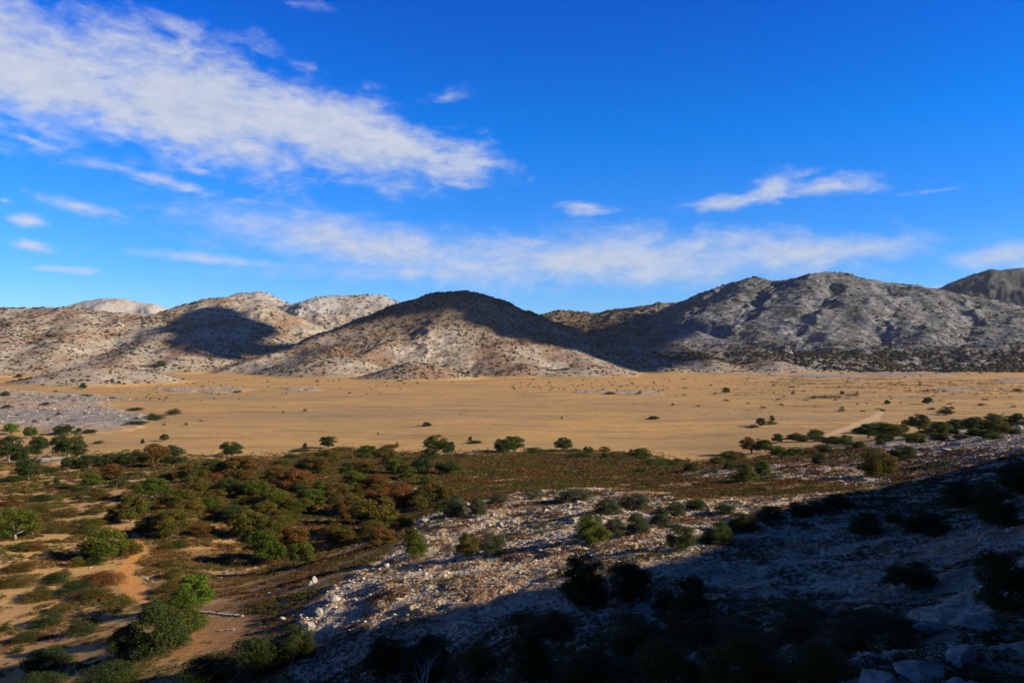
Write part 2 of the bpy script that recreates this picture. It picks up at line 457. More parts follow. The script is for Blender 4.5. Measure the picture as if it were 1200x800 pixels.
M_GROUND = ground_mat('dry_ground', 2.8, .12, .9, .62, 1.25, crack=4.2)
M_PLAIN = ground_mat('dry_plain', .12, .3, .35, .86, 1.14)
M_HILL = ground_mat('hill_rock', .18, 1.5, .8, .66, 1.32)

# ------------------------------------------------------------------ mesh builders
def mesh_np(name, V, Fc, mat=None, colors=None, attrs=None, smooth=True):
    me = bpy.data.meshes.new(name)
    V = np.ascontiguousarray(V, np.float32); Fc = np.ascontiguousarray(Fc, np.int32)
    nf, k = Fc.shape
    me.vertices.add(len(V)); me.vertices.foreach_set('co', V.ravel())
    me.loops.add(nf*k); me.loops.foreach_set('vertex_index', Fc.ravel())
    me.polygons.add(nf); me.polygons.foreach_set('loop_start', np.arange(0, nf*k, k, dtype=np.int32))
    me.polygons.foreach_set('use_smooth', np.full(nf, smooth))
    me.update(calc_edges=True)
    if colors is not None:
        at_ = me.attributes.new('ground_colour', 'FLOAT_COLOR', 'POINT')
        at_.data.foreach_set('color', np.c_[colors, np.ones(len(colors))].astype(np.float32).ravel())
    for kx, v in (attrs or {}).items():
        at_ = me.attributes.new(kx, 'FLOAT', 'POINT'); at_.data.foreach_set('value', np.asarray(v, np.float32))
    if mat: me.materials.append(mat)
    return me
def link(name, me, parent=None):
    o = bpy.data.objects.new(name, me); COL.objects.link(o); o.parent = parent
    return o
def tag(o, label=None, cat=None, group=None, kind=None):
    if label: o['label'] = label
    if cat: o['category'] = cat
    if group: o['group'] = group
    if kind: o['kind'] = kind
    return o
def struct(o): o['kind'] = 'structure'; return o

# ---- the ground sheet, cut into ground / footpath / track / plain / hills along shared edges
nr, nc_ = X.shape
jj, ii = np.meshgrid(np.arange(nr-1), np.arange(nc_-1), indexing='ij')
v0 = jj*nc_+ii
FQ = np.stack([v0, v0+nc_, v0+nc_+1, v0+1], -1)   # facing up
kindm = np.zeros((nr-1, nc_-1), np.int8)
kindm[RAD[:-1] >= 320] = 1
hm = (Z[:-1, :-1] > 3.0) & (RAD[:-1][:, None] > 780)
kindm[hm] = 2
kindm[RAD[:-1] > 2500] = 2
kindm[(path[:-1, :-1] > .5)] = 3
kindm[(track[:-1, :-1] > .5) & (kindm == 1)] = 4
kindm[(track[:-1, :-1] > .5) & (kindm == 0)] = 4
VV = np.stack([X, Y, Z], -1).reshape(-1, 3); CC = RC.reshape(-1, 3)
for k, (nm, mt) in enumerate([('ground', M_GROUND), ('plain', M_PLAIN), ('hills', M_HILL), ('footpath', M_GROUND), ('track', M_PLAIN)]):
    f = FQ[kindm == k]
    if len(f) == 0: continue
    u, inv = np.unique(f.ravel(), return_inverse=True)
    struct(link(nm, mesh_np(nm, VV[u], inv.reshape(-1, 4), mt, CC[u], attrs={'rockiness': rock.ravel()[u]})))
del VV, CC, FQ
# small cap under the camera
a_ = AZ; ring = np.stack([np.sin(a_)*RAD[0], np.cos(a_)*RAD[0], Z[0]], -1)
capV = np.r_[ring, [[0, 0, float(Z[0].mean())]]]
capF = np.array([[i, i+1, len(ring)] for i in range(len(ring)-1)])
struct(link('ground', mesh_np('ground_patch', capV, capF, M_GROUND, np.tile(C(.35,.28,.2), (len(capV), 1)))))

# ------------------------------------------------------------------ foliage
def leaf_mat(name, cols, spec=.2):
    """cols: three leaf colours; leaves and whole boughs differ, and every plant is shifted a little"""
    m, nt, b = new_mat(name)
    lt = N(nt, 'ShaderNodeAttribute', attribute_name='leaf_tone'); bt = N(nt, 'ShaderNodeAttribute', attribute_name='bough_tone')
    oi = N(nt, 'ShaderNodeObjectInfo')
    t = mathn(nt, 'ADD', mathn(nt, 'MULTIPLY', lt.outputs['Fac'], .4), mathn(nt, 'MULTIPLY', bt.outputs['Fac'], .6))
    t = mathn(nt, 'ADD', t, mathn(nt, 'MULTIPLY_ADD', oi.outputs['Random'], .3, -.15), clamp=True)
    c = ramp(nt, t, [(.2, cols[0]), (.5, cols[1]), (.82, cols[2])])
    v = mathn(nt, 'MULTIPLY_ADD', lt.outputs['Fac'], 1.0, .75)
    hs = N(nt, 'ShaderNodeHueSaturation'); nt.links.new(c, hs.inputs['Color']); nt.links.new(v, hs.inputs['Value'])
    nt.links.new(hs.outputs[0], b.inputs['Base Color'])
    b.inputs['Roughness'].default_value = .7
    b.inputs['Specular IOR Level'].default_value = spec
    tr = N(nt, 'ShaderNodeBsdfTranslucent'); nt.links.new(hs.outputs[0], tr.inputs['Color'])
    ms = N(nt, 'ShaderNodeMixShader'); ms.inputs[0].default_value = .22
    nt.links.new(b.outputs[0], ms.inputs[1]); nt.links.new(tr.outputs[0], ms.inputs[2])
    nt.links.new(ms.outputs[0], nt.nodes['Material Output'].inputs['Surface'])
    return m
LEAF = {
 'bright': (leaf_mat('leaf_bright_green', [(.05,.09,.006),(.075,.125,.008),(.10,.14,.012)]), 'bright green'),
 'green': (leaf_mat('leaf_green', [(.026,.048,.003),(.050,.072,.005),(.078,.082,.008)]), 'green'),
 'dark': (leaf_mat('leaf_dark_green', [(.014,.03,.004),(.024,.042,.006),(.045,.048,.010)]), 'dark green'),
 'olive': (leaf_mat('leaf_olive', [(.045,.055,.005),(.075,.066,.007),(.105,.064,.010)]), 'olive green'),
 'rust': (leaf_mat('leaf_rust', [(.050,.050,.006),(.098,.052,.009),(.145,.046,.012)]), 'rusty brown'),
 'mixed': (leaf_mat('leaf_mixed', [(.030,.060,.004),(.066,.060,.007),(.125,.052,.011)]), 'green and russet'),
 'grey': (leaf_mat('leaf_grey_green', [(.035,.045,.018),(.052,.062,.028),(.070,.070,.035)]), 'grey-green'),
}
m, nt, b = new_mat('bark'); M_BARK = m
n = N(nt, 'ShaderNodeTexNoise', Scale=9.0, Detail=5.0)
nt.links.new(ramp(nt, n.outputs['Fac'], [(.3, (.10,.075,.055)), (.7, (.27,.22,.17))]), b.inputs['Base Color'])
m, nt, b = new_mat('dead_wood'); M_DEAD = m
n = N(nt, 'ShaderNodeTexNoise', Scale=20.0, Detail=5.0)
nt.links.new(ramp(nt, n.outputs['Fac'], [(.3, (.38,.35,.31)), (.7, (.62,.58,.52))]), b.inputs['Base Color'])

def leaves(centers, radii, nleaf, size, seed, fill=.25, zmin=-9):
    g = np.random.default_rng(seed)
    w = radii**2; w = w/w.sum()
    c = g.choice(len(centers), nleaf, p=w)
    d = g.normal(size=(nleaf, 3)); d /= np.linalg.norm(d, axis=1)[:, None]
    d[:, 2] = np.where(d[:, 2] < -.3, -d[:, 2], d[:, 2])
    rad = np.where(g.random(nleaf) < fill, g.random(nleaf)**.5, g.normal(1.0, .10, nleaf))
    P = centers[c]+d*(radii[c]*rad)[:, None]*np.array([1, 1, .85])
    ok = P[:, 2] > zmin; P = P[ok]; d = d[ok]; c = c[ok]; n = len(P)
    nr_ = d*.8+g.normal(size=(n, 3))*.55; nr_ /= np.linalg.norm(nr_, axis=1)[:, None]
    t = np.cross(nr_, g.normal(size=(n, 3))); t /= np.linalg.norm(t, axis=1)[:, None]
    bt = np.cross(nr_, t)
    s = (size*g.uniform(.6, 1.3, n))[:, None]
    V = np.stack([P-t*s, P+bt*s*.55, P+t*s, P-bt*s*.55], 1)
    Fc = np.arange(n*4).reshape(n, 4)
    ct = g.random(len(centers))
    lt = np.repeat(g.random(n), 4)
    return V.reshape(-1, 3), Fc, lt, np.repeat(ct[c], 4)

def crown_mesh(seed, n=13000, zlo=.13, size=.019, nb=62):
    g = np.random.default_rng(seed)
    cs = []; rs = []
    while len(cs) < nb:
        p = g.uniform(-1, 1, 3)
        if np.linalg.norm(p*[1, 1, .95]) > 1 or p[2] < -.55: continue
        if np.linalg.norm(p) < .35 and g.random() < .6: continue
        r = g.uniform(.085, .155)
        cs.append([p[0]*.40, p[1]*.40, zlo+(1-zlo)*.36+p[2]*(1-zlo)*.50]); rs.append(r)
    V, Fc, lt, ct = leaves(np.array(cs), np.array(rs), n, size, seed+1, .3, zlo*.55)
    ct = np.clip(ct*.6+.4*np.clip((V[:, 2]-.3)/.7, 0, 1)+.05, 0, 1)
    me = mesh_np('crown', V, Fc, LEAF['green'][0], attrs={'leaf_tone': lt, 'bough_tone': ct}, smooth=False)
    return me, cs
def bush_mesh(seed, n=20000, size=.0135, nb=80, upright=False):
    g = np.random.default_rng(seed)
    cs = []; rs = []
    while len(cs) < nb:
        p = g.uniform(-1, 1, 3)
        if np.linalg.norm(p) > 1 or p[2] < 0: continue
        cs.append([p[0]*.40, p[1]*.40, .10+p[2]*.74]); rs.append(g.uniform(.08, .15))
    V, Fc, lt, ct = leaves(np.array(cs), np.array(rs), n, size, seed+1, .3, -.02)
    return mesh_np('foliage', V, Fc, LEAF['green'][0], attrs={'leaf_tone': lt, 'bough_tone': ct}, smooth=False)

def tube(pts, rad, k=6):
    pts = np.array(pts, float); V = []; Fc = []
    for i, p in enumerate(pts):
        d = pts[min(i+1, len(pts)-1)]-pts[max(i-1, 0)]; d /= np.linalg.norm(d)+1e-9
        u = np.cross(d, [.3, .9, .2]); u /= np.linalg.norm(u); w = np.cross(d, u)
        for j in range(k):
            a = 2*np.pi*j/k; V.append(p+(u*math.cos(a)+w*math.sin(a))*rad[i])
    for i in range(len(pts)-1):
        for j in range(k):
            Fc.append([i*k+j, i*k+(j+1) % k, (i+1)*k+(j+1) % k, (i+1)*k+j])
    return np.array(V), np.array(Fc)
def join(parts):
    V = []; Fc = []; o = 0
    for v, f in parts: V.append(v); Fc.append(f+o); o += len(v)
    return np.concatenate(V), np.concatenate(Fc)
def trunk_mesh(cs, seed, zlo=.16):
    g = np.random.default_rng(seed)
    top = np.array([g.uniform(-.03, .03), g.uniform(-.03, .03), zlo*1.15])
    mid = top*.5+[g.uniform(-.02, .02), 0, 0]
    parts = [tube([[0, 0, -.06], [0, 0, 0], mid, top], [.05, .042, .034, .030])]
    idx = g.choice(len(cs), 8, replace=False)
    for i in idx:
        c = np.array(cs[i]); m_ = (top*.45+c*.55)+g.normal(size=3)*.02
        parts.append(tube([top*.92, m_, c], [.022, .013, .005], 5))
    V, Fc = join(parts)
    return mesh_np('trunk', V, Fc, M_BARK)

CROWNS = []
for s in range(7):
    me, cs = crown_mesh(100+s*10)
    CROWNS.append((me, trunk_mesh(cs, 100+s)))
BUSHES = [bush_mesh(300+s*10) for s in range(6)]
LOW = [bush_mesh(400+s*10, n=9000, size=.015, nb=80) for s in range(4)]
SMALLB = [bush_mesh(500+s*10, n=420, size=.06, nb=24) for s in range(4)]

used = set()
PLANTS = []     # (object, px, region) kept for labels
def foliage_slot(o, key):
    o.material_slots[0].link = 'OBJECT'; o.material_slots[0].material = LEAF[key][0]

def plant(px, py, w, h, key, kind, region, name=None):
    p = cast(px, py)
    if p is None: return None
    D = p[1]; W = w/F*D; H = h/F*D
    rz = rng.uniform(0, 2*np.pi)
    if kind == 'tree':
        cm, tm = CROWNS[rng.integers(len(CROWNS))]
        root = bpy.data.objects.new(name or 'tree', None); COL.objects.link(root)
        root.empty_display_size = .2
        c = link('crown', cm, root); foliage_slot(c, key)
        link('trunk', tm, root)
        root.location = (p[0], p[1]+W*.15, p[2]-.03*H); root.scale = (W/.92, W/.92*rng.uniform(.9, 1.1), H*1.03)
    else:
        lib = {'bush': BUSHES, 'low': LOW, 'small': SMALLB}[kind]
        root = link(name or ('low_shrub' if kind == 'low' else 'bush'), lib[rng.integers(len(lib))]); foliage_slot(root, key)
        root.location = (p[0], p[1]+W*.1, p[2]-.05*H); root.scale = (W/.92, W/.92*rng.uniform(.8, 1.1), H*1.1)
    root.rotation_euler.z = rz if kind != 'low' or w < h*2.2 else rng.choice([0, np.pi])
    PLANTS.append((root, px, py, w, h, key, kind, region))
    return root

T, B, L, S = 'tree', 'bush', 'low', 'small'
DATA = {
 'at the near left end of the plain': [
  (11,509,19,14,'bright',T),(33,514,17,15,'green',T),(8,541,32,32,'dark',T),(42,536,26,26,'dark',T),(22,543,24,24,'dark',T),
  (72,509,22,13,'dark',T),(92,506,8,6,'dark',B),(104,507,20,4,'dark',L),(76,536,38,32,'dark',T),(89,536,22,16,'dark',T),
  (31,563,27,26,'dark',T),(12,565,30,9,'dark',L),(78,550,20,15,'dark',T),(58,554,24,7,'dark',L),(102,549,28,18,'dark',T),
  (126,547,28,16,'dark',T),(150,546,34,20,'dark',T),(178,549,38,30,'mixed',T),(200,548,32,28,'dark',T),(192,517,11,9,'dark',T),(167,520,5,7,'dark',B),
  (157,558,24,6,'dark',L),(115,520,15,4,'dark',L)],
 'on sand left of the footpath': [
  (130,563,30,20,'rust',T),(105,573,25,20,'green',T),(137,570,30,10,'dark',L),(92,576,32,8,'dark',L),(114,584,22,16,'olive',B),(114,586,36,8,'olive',L),
  (66,568,8,10,'dark',B),(54,569,7,7,'dark',B),(64,572,34,6,'dark',L),(12,585,26,5,'olive',L),(14,577,10,4,'dark',L),
  (151,613,38,34,'olive',T),(131,612,24,18,'dark',B),(13,634,50,43,'green',T),(36,628,22,30,'rust',T),(13,592,12,14,'rust',B),
  (100,620,44,14,'olive',L),(78,605,32,8,'olive',L),(42,603,44,13,'olive',L),(52,607,18,6,'olive',L),(117,658,60,40,'green',T),(90,664,24,12,'olive',L),(150,650,32,22,'olive',B),
  (118,681,28,9,'olive',L),(60,680,22,8,'olive',L),(20,687,44,12,'olive',L),(40,704,50,10,'olive',L),(75,694,24,6,'olive',L),(110,702,40,12,'olive',L),(140,719,44,20,'olive',L),
  (52,733,40,14,'dark',L),(30,752,34,12,'dark',L),(95,744,44,16,'dark',L),(52,784,62,24,'dark',B),(5,740,16,12,'dark',L),(20,765,18,6,'dark',L),(70,716,28,8,'olive',L)],
 'in the grove beyond the footpath': [
  (175,584,44,26,'green',T),(198,630,50,40,'olive',T),(170,628,30,24,'dark',T),(222,566,46,26,'mixed',T),(248,560,32,24,'dark',T),(280,560,42,30,'mixed',T),
  (264,580,36,22,'dark',T),(296,584,34,24,'green',T),(316,601,40,32,'green',T),(344,576,42,30,'rust',T),(362,596,38,26,'green',T),(372,556,42,26,'mixed',T),
  (384,546,36,24,'green',T),(356,554,24,20,'mixed',T),(394,590,40,30,'mixed',T),(234,582,36,20,'olive',T),(206,596,46,26,'olive',T),(290,632,46,40,'olive',T),
  (308,662,48,44,'green',T),(340,652,46,40,'rust',T),(352,662,34,32,'green',T),(236,628,32,18,'rust',B),(335,566,26,18,'mixed',T),(215,610,40,26,'olive',T),(322,562,30,18,'mixed',T),(262,602,30,14,'olive',B),
  (250,590,28,18,'olive',T),(340,606,34,14,'mixed',B),(280,612,30,18,'rust',B),
  (428,538,26,18,'green',T),(452,546,36,24,'mixed',T),(464,556,28,22,'green',T),(478,562,22,18,'green',T),(493,556,26,22,'dark',T),(524,556,30,18,'dark',T),
  (415,576,38,26,'green',T),(440,576,34,22,'rust',T),(470,598,44,34,'rust',T),(508,590,38,30,'mixed',T),(436,622,58,44,'olive',T),(405,602,38,26,'mixed',T),(445,595,36,26,'rust',T),(492,596,26,24,'dark',T),
  (400,628,30,24,'olive',B),(470,620,30,18,'mixed',B)],
 'low on the slope at bottom left': [
  (225,715,44,44,'bright',T),(212,742,56,54,'green',B),(184,768,78,66,'dark',B),(150,772,56,46,'dark',B)],
 'along the near edge of the plain': [
  (270,536,27,20,'dark',T),(384,525,22,16,'dark',T),(357,526,7,8,'dark',B),(352,529,26,4,'dark',L),(400,528,40,4,'rust',L),(340,538,30,6,'dark',L),(330,546,26,8,'mixed',B),
  (510,532,30,23,'green',T),(524,533,20,18,'dark',T),(502,540,22,16,'dark',T),(465,523,4,6,'dark',B),(457,524,28,3,'rust',L),(551,516,5,6,'dark',B),(556,519,22,3,'dark',L),
  (590,531,26,18,'dark',T),(603,530,26,22,'green',T),(625,531,32,7,'dark',L),(648,529,20,3,'dark',L),(660,528,23,16,'dark',T),(670,529,30,3,'dark',L),(690,534,13,12,'green',T),(680,538,32,10,'dark',L),
  (708,529,18,6,'dark',L),(728,537,50,8,'olive',L),(752,539,26,15,'green',T),(740,532,8,7,'rust',B),(765,547,34,10,'green',L),(752,554,16,8,'green',B),(782,547,24,10,'dark',B),(796,545,20,8,'dark',L),(540,536,30,4,'dark',L),(708,538,12,10,'dark',B)],
 'at the foot of the far spur': [
  (912,519,14,12,'dark',T),(882,531,28,20,'rust',T),(898,530,18,16,'green',T),(918,537,30,15,'green',T),(934,534,16,11,'green',T),(860,541,38,14,'olive',B),(841,545,22,12,'olive',B),
  (810,553,22,12,'dark',B),(855,551,16,10,'dark',B),(960,517,28,7,'dark',L),(978,521,30,10,'dark',B),(992,518,18,10,'dark',B),(962,527,16,8,'green',B),(1020,513,32,17,'dark',T),
  (1045,512,36,20,'green',B),(1080,506,26,22,'dark',T),(1064,498,16,8,'green',B),(1105,508,32,15,'green',B),(1122,505,22,15,'dark',T),(1146,506,32,17,'dark',T),(1170,506,26,17,'olive',T),
  (1192,500,30,17,'dark',B),(1110,486,20,7,'dark',T),(950,531,26,7,'rust',L),(1000,526,26,8,'dark',L)],
 'on the far rocky spur': [
  (875,565,30,24,'green',B),(894,556,26,20,'green',B),(855,547,14,10,'dark',B),(962,544,22,16,'grey',B),(1030,558,48,38,'olive',B),(1060,538,34,18,'dark',B)],
 'on the near rocky spur': [
  (485,653,36,36,'green',B),(534,606,34,30,'grey',B),(560,605,24,24,'grey',B),(583,590,26,13,'grey',B),(548,652,30,32,'olive',B),(577,650,36,28,'grey',B),
  (625,583,34,10,'grey',L),(672,587,48,16,'grey',B),(714,603,38,20,'grey',B),(746,595,42,18,'grey',B),(694,637,50,36,'green',B),(722,630,34,26,'grey',B),(748,624,34,24,'grey',B),(776,618,32,24,'grey',B),(793,605,26,20,'grey',B),
  (815,597,28,14,'dark',B),(850,600,26,10,'dark',B)],
 'in the shade of the near slope': [
  (684,716,62,74,'dark',B),(738,708,58,60,'dark',B),(800,644,50,30,'dark',B),(842,638,44,30,'dark',B),(872,624,38,26,'dark',B),(905,612,42,22,'dark',B),(938,605,32,18,'dark',B),(985,596,44,18,'dark',B),
  (1018,628,42,32,'dark',B),(1068,688,66,34,'dark',B),(1090,628,60,34,'dark',B),(1050,615,34,16,'dark',L),(1130,598,60,36,'dark',B),(1168,618,58,54,'dark',B),(1198,580,50,44,'dark',B),(1178,722,64,92,'dark',B),
  (810,724,50,52,'dark',B),(780,718,36,30,'dark',B),(960,600,36,14,'dark',L),(1050,760,110,40,'dark',L),(940,720,60,16,'rust',L),(1020,740,70,26,'dark',L),
  (500,800,64,62,'dark',B),(625,795,48,54,'dark',B),(560,790,44,36,'olive',B),(450,792,60,50,'dark',B),(300,790,80,44,'dark',B),(240,800,80,30,'dark',B),(345,770,60,40,'dark',B),(120,806,90,24,'dark',L),(40,812,70,22,'dark',L),
  (700,800,70,40,'dark',L),(780,800,90,52,'olive',L),(870,805,100,60,'olive',L),(960,800,90,48,'olive',L),(740,765,60,24,'rust',L),(860,745,60,16,'rust',L)],
 'out on the far plain': [
  (500,499,13,5,'dark',B),(443,509,3,3,'dark',S),(332,484,5,3,'dark',S),(357,482,6,4,'dark',S),(658,491,4,4,'dark',S),(766,491,16,4,'dark',B),(788,475,5,3,'dark',S),
  (851,461,10,8,'dark',T),(838,462,6,3,'dark',S),(892,500,13,11,'dark',T),(905,493,8,7,'dark',B),(884,501,14,4,'dark',L),(904,497,18,4,'dark',L),(818,476,6,2,'dark',S),
  (987,462,6,5,'dark',B),(955,467,12,3,'dark',S),(966,466,16,3,'dark',S),(980,466,12,3,'olive',S),(1000,464,14,3,'dark',S),(987,482,10,4,'dark',S),(1088,474,13,9,'dark',T),(1092,480,10,3,'dark',L),(1040,473,9,5,'dark',B),(1110,479,16,3,'dark',S),(1078,452,4,6,'rust',S),
  (97,455,9,8,'dark',B),(22,442,8,5,'dark',B),(5,464,12,7,'dark',B),(203,486,22,8,'dark',L),(178,492,30,7,'dark',L),(158,481,24,4,'dark',L),(158,497,34,4,'dark',L),(8,478,14,4,'dark',L),
  (188,429,12,7,'green',T),(716,462,18,4,'dark',S),(749,462,9,5,'dark',S),(489,450,3,4,'dark',S),(469,447,9,3,'dark',S),(372,448,5,4,'dark',S),(278,460,12,3,'dark',S),(1195,459,16,5,'dark',S),
  (55,474,24,3,'dark',S),(100,464,20,2.5,'dark',S),(1150,475,14,3,'dark',S)],
}
_g = np.random.default_rng(77)
GROVE = DATA['in the grove beyond the footpath']
GROVE[:] = [(a, b, c_*1.0, d*.93, ('olive' if (k == 'green' and int(a) % 3 == 0) else k), t) for a, b, c_, d, k, t in GROVE]
EDGE = DATA['at the foot of the far spur']
for _ in range(46):
    a = _g.uniform(925, 1200); b = 522-(a-925)*.085+_g.uniform(-9, 13)
    EDGE.append((a, b, _g.uniform(12, 28), _g.uniform(6, 13), ['dark','dark','green','olive','dark','mixed'][_g.integers(6)], B))
SHADE = DATA['in the shade of the near slope']
for _ in range(30):
    a = _g.uniform(610, 1010); b = _g.uniform(742, 806)
    SHADE.append((a, b, _g.uniform(40, 85), _g.uniform(16, 34), ['dark','dark','olive','rust'][_g.integers(4)], L))
LEFT = DATA['on sand left of the footpath']
for _ in range(40):
    a = _g.uniform(0, 235); b = _g.uniform(575, 720); 
    if 135 < a < 180 and b > 625: continue
    k_ = 1+(b-575)/130
    LEFT.append((a, b, _g.uniform(14, 30)*k_, _g.uniform(4, 8)*k_, ['olive','olive','mixed','rust','dark'][_g.integers(5)], L))
for _ in range(64):
    a = _g.uniform(175, 530); b = _g.uniform(548, 612+(30 if 300 < a < 470 else 0))
    if a < 300 and b > 625-(300-a)*.15: continue
    s_ = 1+(b-550)/70
    GROVE.append((a, b, _g.uniform(13, 22)*s_, _g.uniform(8, 13)*s_, ['green','mixed','rust','olive','dark','mixed'][_g.integers(6)], T if _g.random() < .55 else B))
for reg, lst in DATA.items():
    for d in lst: plant(*d[:6], reg and d[5] and (d[5]), None) if False else plant(d[0], d[1], d[2], d[3], d[4], d[5], reg)

# small shrubs dotted over the plain: individuals, alike
g = np.random.default_rng(21)
cnt = 0
while cnt < 200:
    k = g.random()
    if k < .32: px, py, w = g.uniform(600, 790), g.normal(452, 4.5), g.uniform(2.5, 5)
    elif k < .6: px, py, w = g.uniform(790, 1190), g.uniform(437, 482), g.uniform(4, 11)
    elif k < .85: px, py, w = g.uniform(150, 480), g.uniform(436, 468), g.uniform(2.5, 5.5)
    else: px, py, w = g.uniform(0, 250), g.uniform(452, 500), g.uniform(3, 9)
    if py < 437 or py > 500: continue
    p = cast(px, py)
    if p is None or p[2] > 4 or p[1] > 1350: continue
    D = p[1]; W = w/F*D; H = min(W*.55, g.uniform(1.0, 2.2))
    o = link('plain_shrub', SMALLB[g.integers(4)]); foliage_slot(o, ['dark', 'dark', 'olive', 'rust'][g.integers(4)])
    o.location = (p[0], p[1], p[2]-.1); o.scale = (W, W*.8, H); o.rotation_euler.z = g.uniform(-.3, .3)
    tag(o, 'small dark shrub, one of the many scattered over the dry far plain', 'shrub', 'small shrubs dotted over the far plain')
    cnt += 1

# labels for the individually placed plants
ORD = ['first','second','third','fourth','fifth','sixth','seventh','eighth','ninth','tenth']
def ordinal(n):
    if n <= 10: return ORD[n-1]
    t = {11:'eleventh',12:'twelfth',13:'thirteenth'}
    if n in t: return t[n]
    return f"{n}{'th' if 10 < n % 100 < 20 else {1:'st',2:'nd',3:'rd'}.get(n % 10, 'th')}"
groups = {}
for rec in PLANTS:
    ob, px, py, w, h, key, kind, reg = rec
    kname = 'tree' if kind == 'tree' else ('low shrub' if kind == 'low' or h < w*.4 else 'bush')
    if reg == 'out on the far plain' and kind == 'small': kname = 'tiny shrub'
    groups.setdefault((reg, key, kname), []).append(rec)
tot = {}
for (reg, key, kname), l in groups.items():
    l.sort(key=lambda r: r[1]); col = LEAF[key][1]; n = len(l)
    for i, rec in enumerate(l):
        ob, _, _, w, h = rec[:5]
        if n == 1: lab = f'the only {col} {kname} {reg}'
        elif i == 0: lab = f'leftmost {col} {kname} {reg}'
        elif i == n-1: lab = f'rightmost {col} {kname} {reg}'
        else: lab = f'{ordinal(i+1)} {col} {kname} from the left {reg}'
        cat = 'tree' if kname == 'tree' else 'shrub'
        tag(ob, lab, cat, ('trees ' if cat == 'tree' else 'shrubs ')+reg)
        nm = {'tree': 'tree', 'low shrub': 'low_shrub', 'bush': 'bush', 'tiny shrub': 'plain_shrub'}[kname]
        if not ob.name.startswith(nm): ob.name = nm

# ------------------------------------------------------------------ merged ground cover
def scatter(name, protos, P, S3, rz, mat, cols, kidx):
    """one mesh of many small pieces; protos share vertex count"""
    n = len(P); nv = protos.shape[1]
    V = protos[kidx]*S3[:, None, :]
    c, s = np.cos(rz)[:, None], np.sin(rz)[:, None]
    x = V[:, :, 0]*c-V[:, :, 1]*s; y = V[:, :, 0]*s+V[:, :, 1]*c
    V = np.stack([x, y, V[:, :, 2]], -1)+P[:, None, :]
    return V.reshape(-1, 3)

def attr_mat(name, rough=.9, bump=0, noise=0):
    m, nt, b = new_mat(name)
    a = N(nt, 'ShaderNodeAttribute', attribute_name='ground_colour')
    c = a.outputs['Color']
    if noise:
        g_ = N(nt, 'ShaderNodeNewGeometry'); n = N(nt, 'ShaderNodeTexNoise', Scale=noise, Detail=5.0)
        nt.links.new(g_.outputs['Position'], n.inputs['Vector'])
        c = mixc(nt, 1.0, c, ramp(nt, n.outputs['Fac'], [(.3, (.65,)*3), (.7, (1.25,)*3)]), 'MULTIPLY')
        bp = N(nt, 'ShaderNodeBump', Strength=.6, Distance=.03); nt.links.new(n.outputs['Fac'], bp.inputs['Height']); nt.links.new(bp.outputs[0], b.inputs['Normal'])
    nt.links.new(c, b.inputs['Base Color']); b.inputs['Roughness'].default_value = rough
    return m
M_SCRUB = attr_mat('scrub_twigs'); M_STONE = attr_mat('limestone_rubble', noise=8); M_FAR = attr_mat('far_shrub')

# scrub tufts
g = np.random.default_rng(31)
NT = 30
def tuft(g):
    d = g.normal(size=(NT, 3)); d[:, 2] = np.abs(d[:, 2]); d /= np.linalg.norm(d, axis=1)[:, None]
    p = d*g.uniform(.45, 1.0, (NT, 1))*[.5, .5, .9]
    nrm = d+g.normal(size=(NT, 3))*.5; nrm /= np.linalg.norm(nrm, axis=1)[:, None]
    t = np.cross(nrm, g.normal(size=(NT, 3))); t /= np.linalg.norm(t, axis=1)[:, None]; bb = np.cross(nrm, t)
    s = g.uniform(.10, .2, (NT, 1))
    return np.stack([p-t*s, p+t*s*.8+bb*s*.6, p+bb*s*1.1+[0, 0, .06]], 1).reshape(-1, 3)
TUFT = np.array([tuft(g) for _ in range(12)])
def polar_points(n, r0, r1, g, az=38):
    a = g.uniform(-R(az), R(az), n)
    r = np.sqrt(g.uniform(0, 1, n)*(r1**2-r0**2)+r0**2) 
    return np.sin(a)*r, np.cos(a)*r, r
def logpolar_points(n, r0, r1, g, az=38, p=1.0):
    a = g.uniform(-R(az), R(az), n); u = g.random(n)
    e = 2-p
    r = (u*(r1**e-r0**e)+r0**e)**(1/e) if abs(e) > 1e-6 else r0*(r1/r0)**u
    return np.sin(a)*r, np.cos(a)*r, r

x, y, r = logpolar_points(680000, 10, 330, g, p=1.2)
bd = gsample(band, x, y); rk = gsample(rock, x, y); cl = gsample(clear, x, y); pt = gsample(path, x, y); z = zat(x, y)
ppx, ppy = px_of(x, y, z)
na_ = fbm(x, y, 7, 3, seed=41); nb_ = fbm(x, y, 2.5, 2, seed=42)
left = (rk < .3) & (bd < .5)
dens = np.zeros(len(x))
dens = np.where(left, sstep(-.07, .14, na_+nb_*.6)*.95*sstep(310, 200, r), dens)
dens = np.maximum(dens, bd*(.12+.88*sstep(-.28, .06, na_+nb_*.6+.03)))
redz = sstep(-.12, .16, na_*.8+nb_*.8)
veg = sstep(-25, 25, poly_sd(ppx, ppy, [(300,900),(330,760),(420,745),(520,735),(640,745),(760,735),(850,700),(960,735),(1000,770),(980,900)])+na_*60)
veg = np.maximum(veg, sstep(-14, 14, poly_sd(ppx, ppy, [(1000,560),(1100,548),(1210,530),(1210,620),(1100,640),(1010,600)])+na_*50)*.8)
veg = np.maximum(veg, sstep(-14, 14, poly_sd(ppx, ppy, [(560,700),(700,720),(640,760),(500,745)])+na_*40)*.6)
veg = np.maximum(veg, sstep(600, 660, ppy)*sstep(620, 760, ppx)*sstep(-.05, .2, na_+nb_*.4)*.9)
dens = np.maximum(dens, rk*redz*.6); dens = np.maximum(dens, rk*veg)
dens *= (1-cl*.97)*(1-sstep(.1, .5, pt))*(1-gsample(apron, x, y))
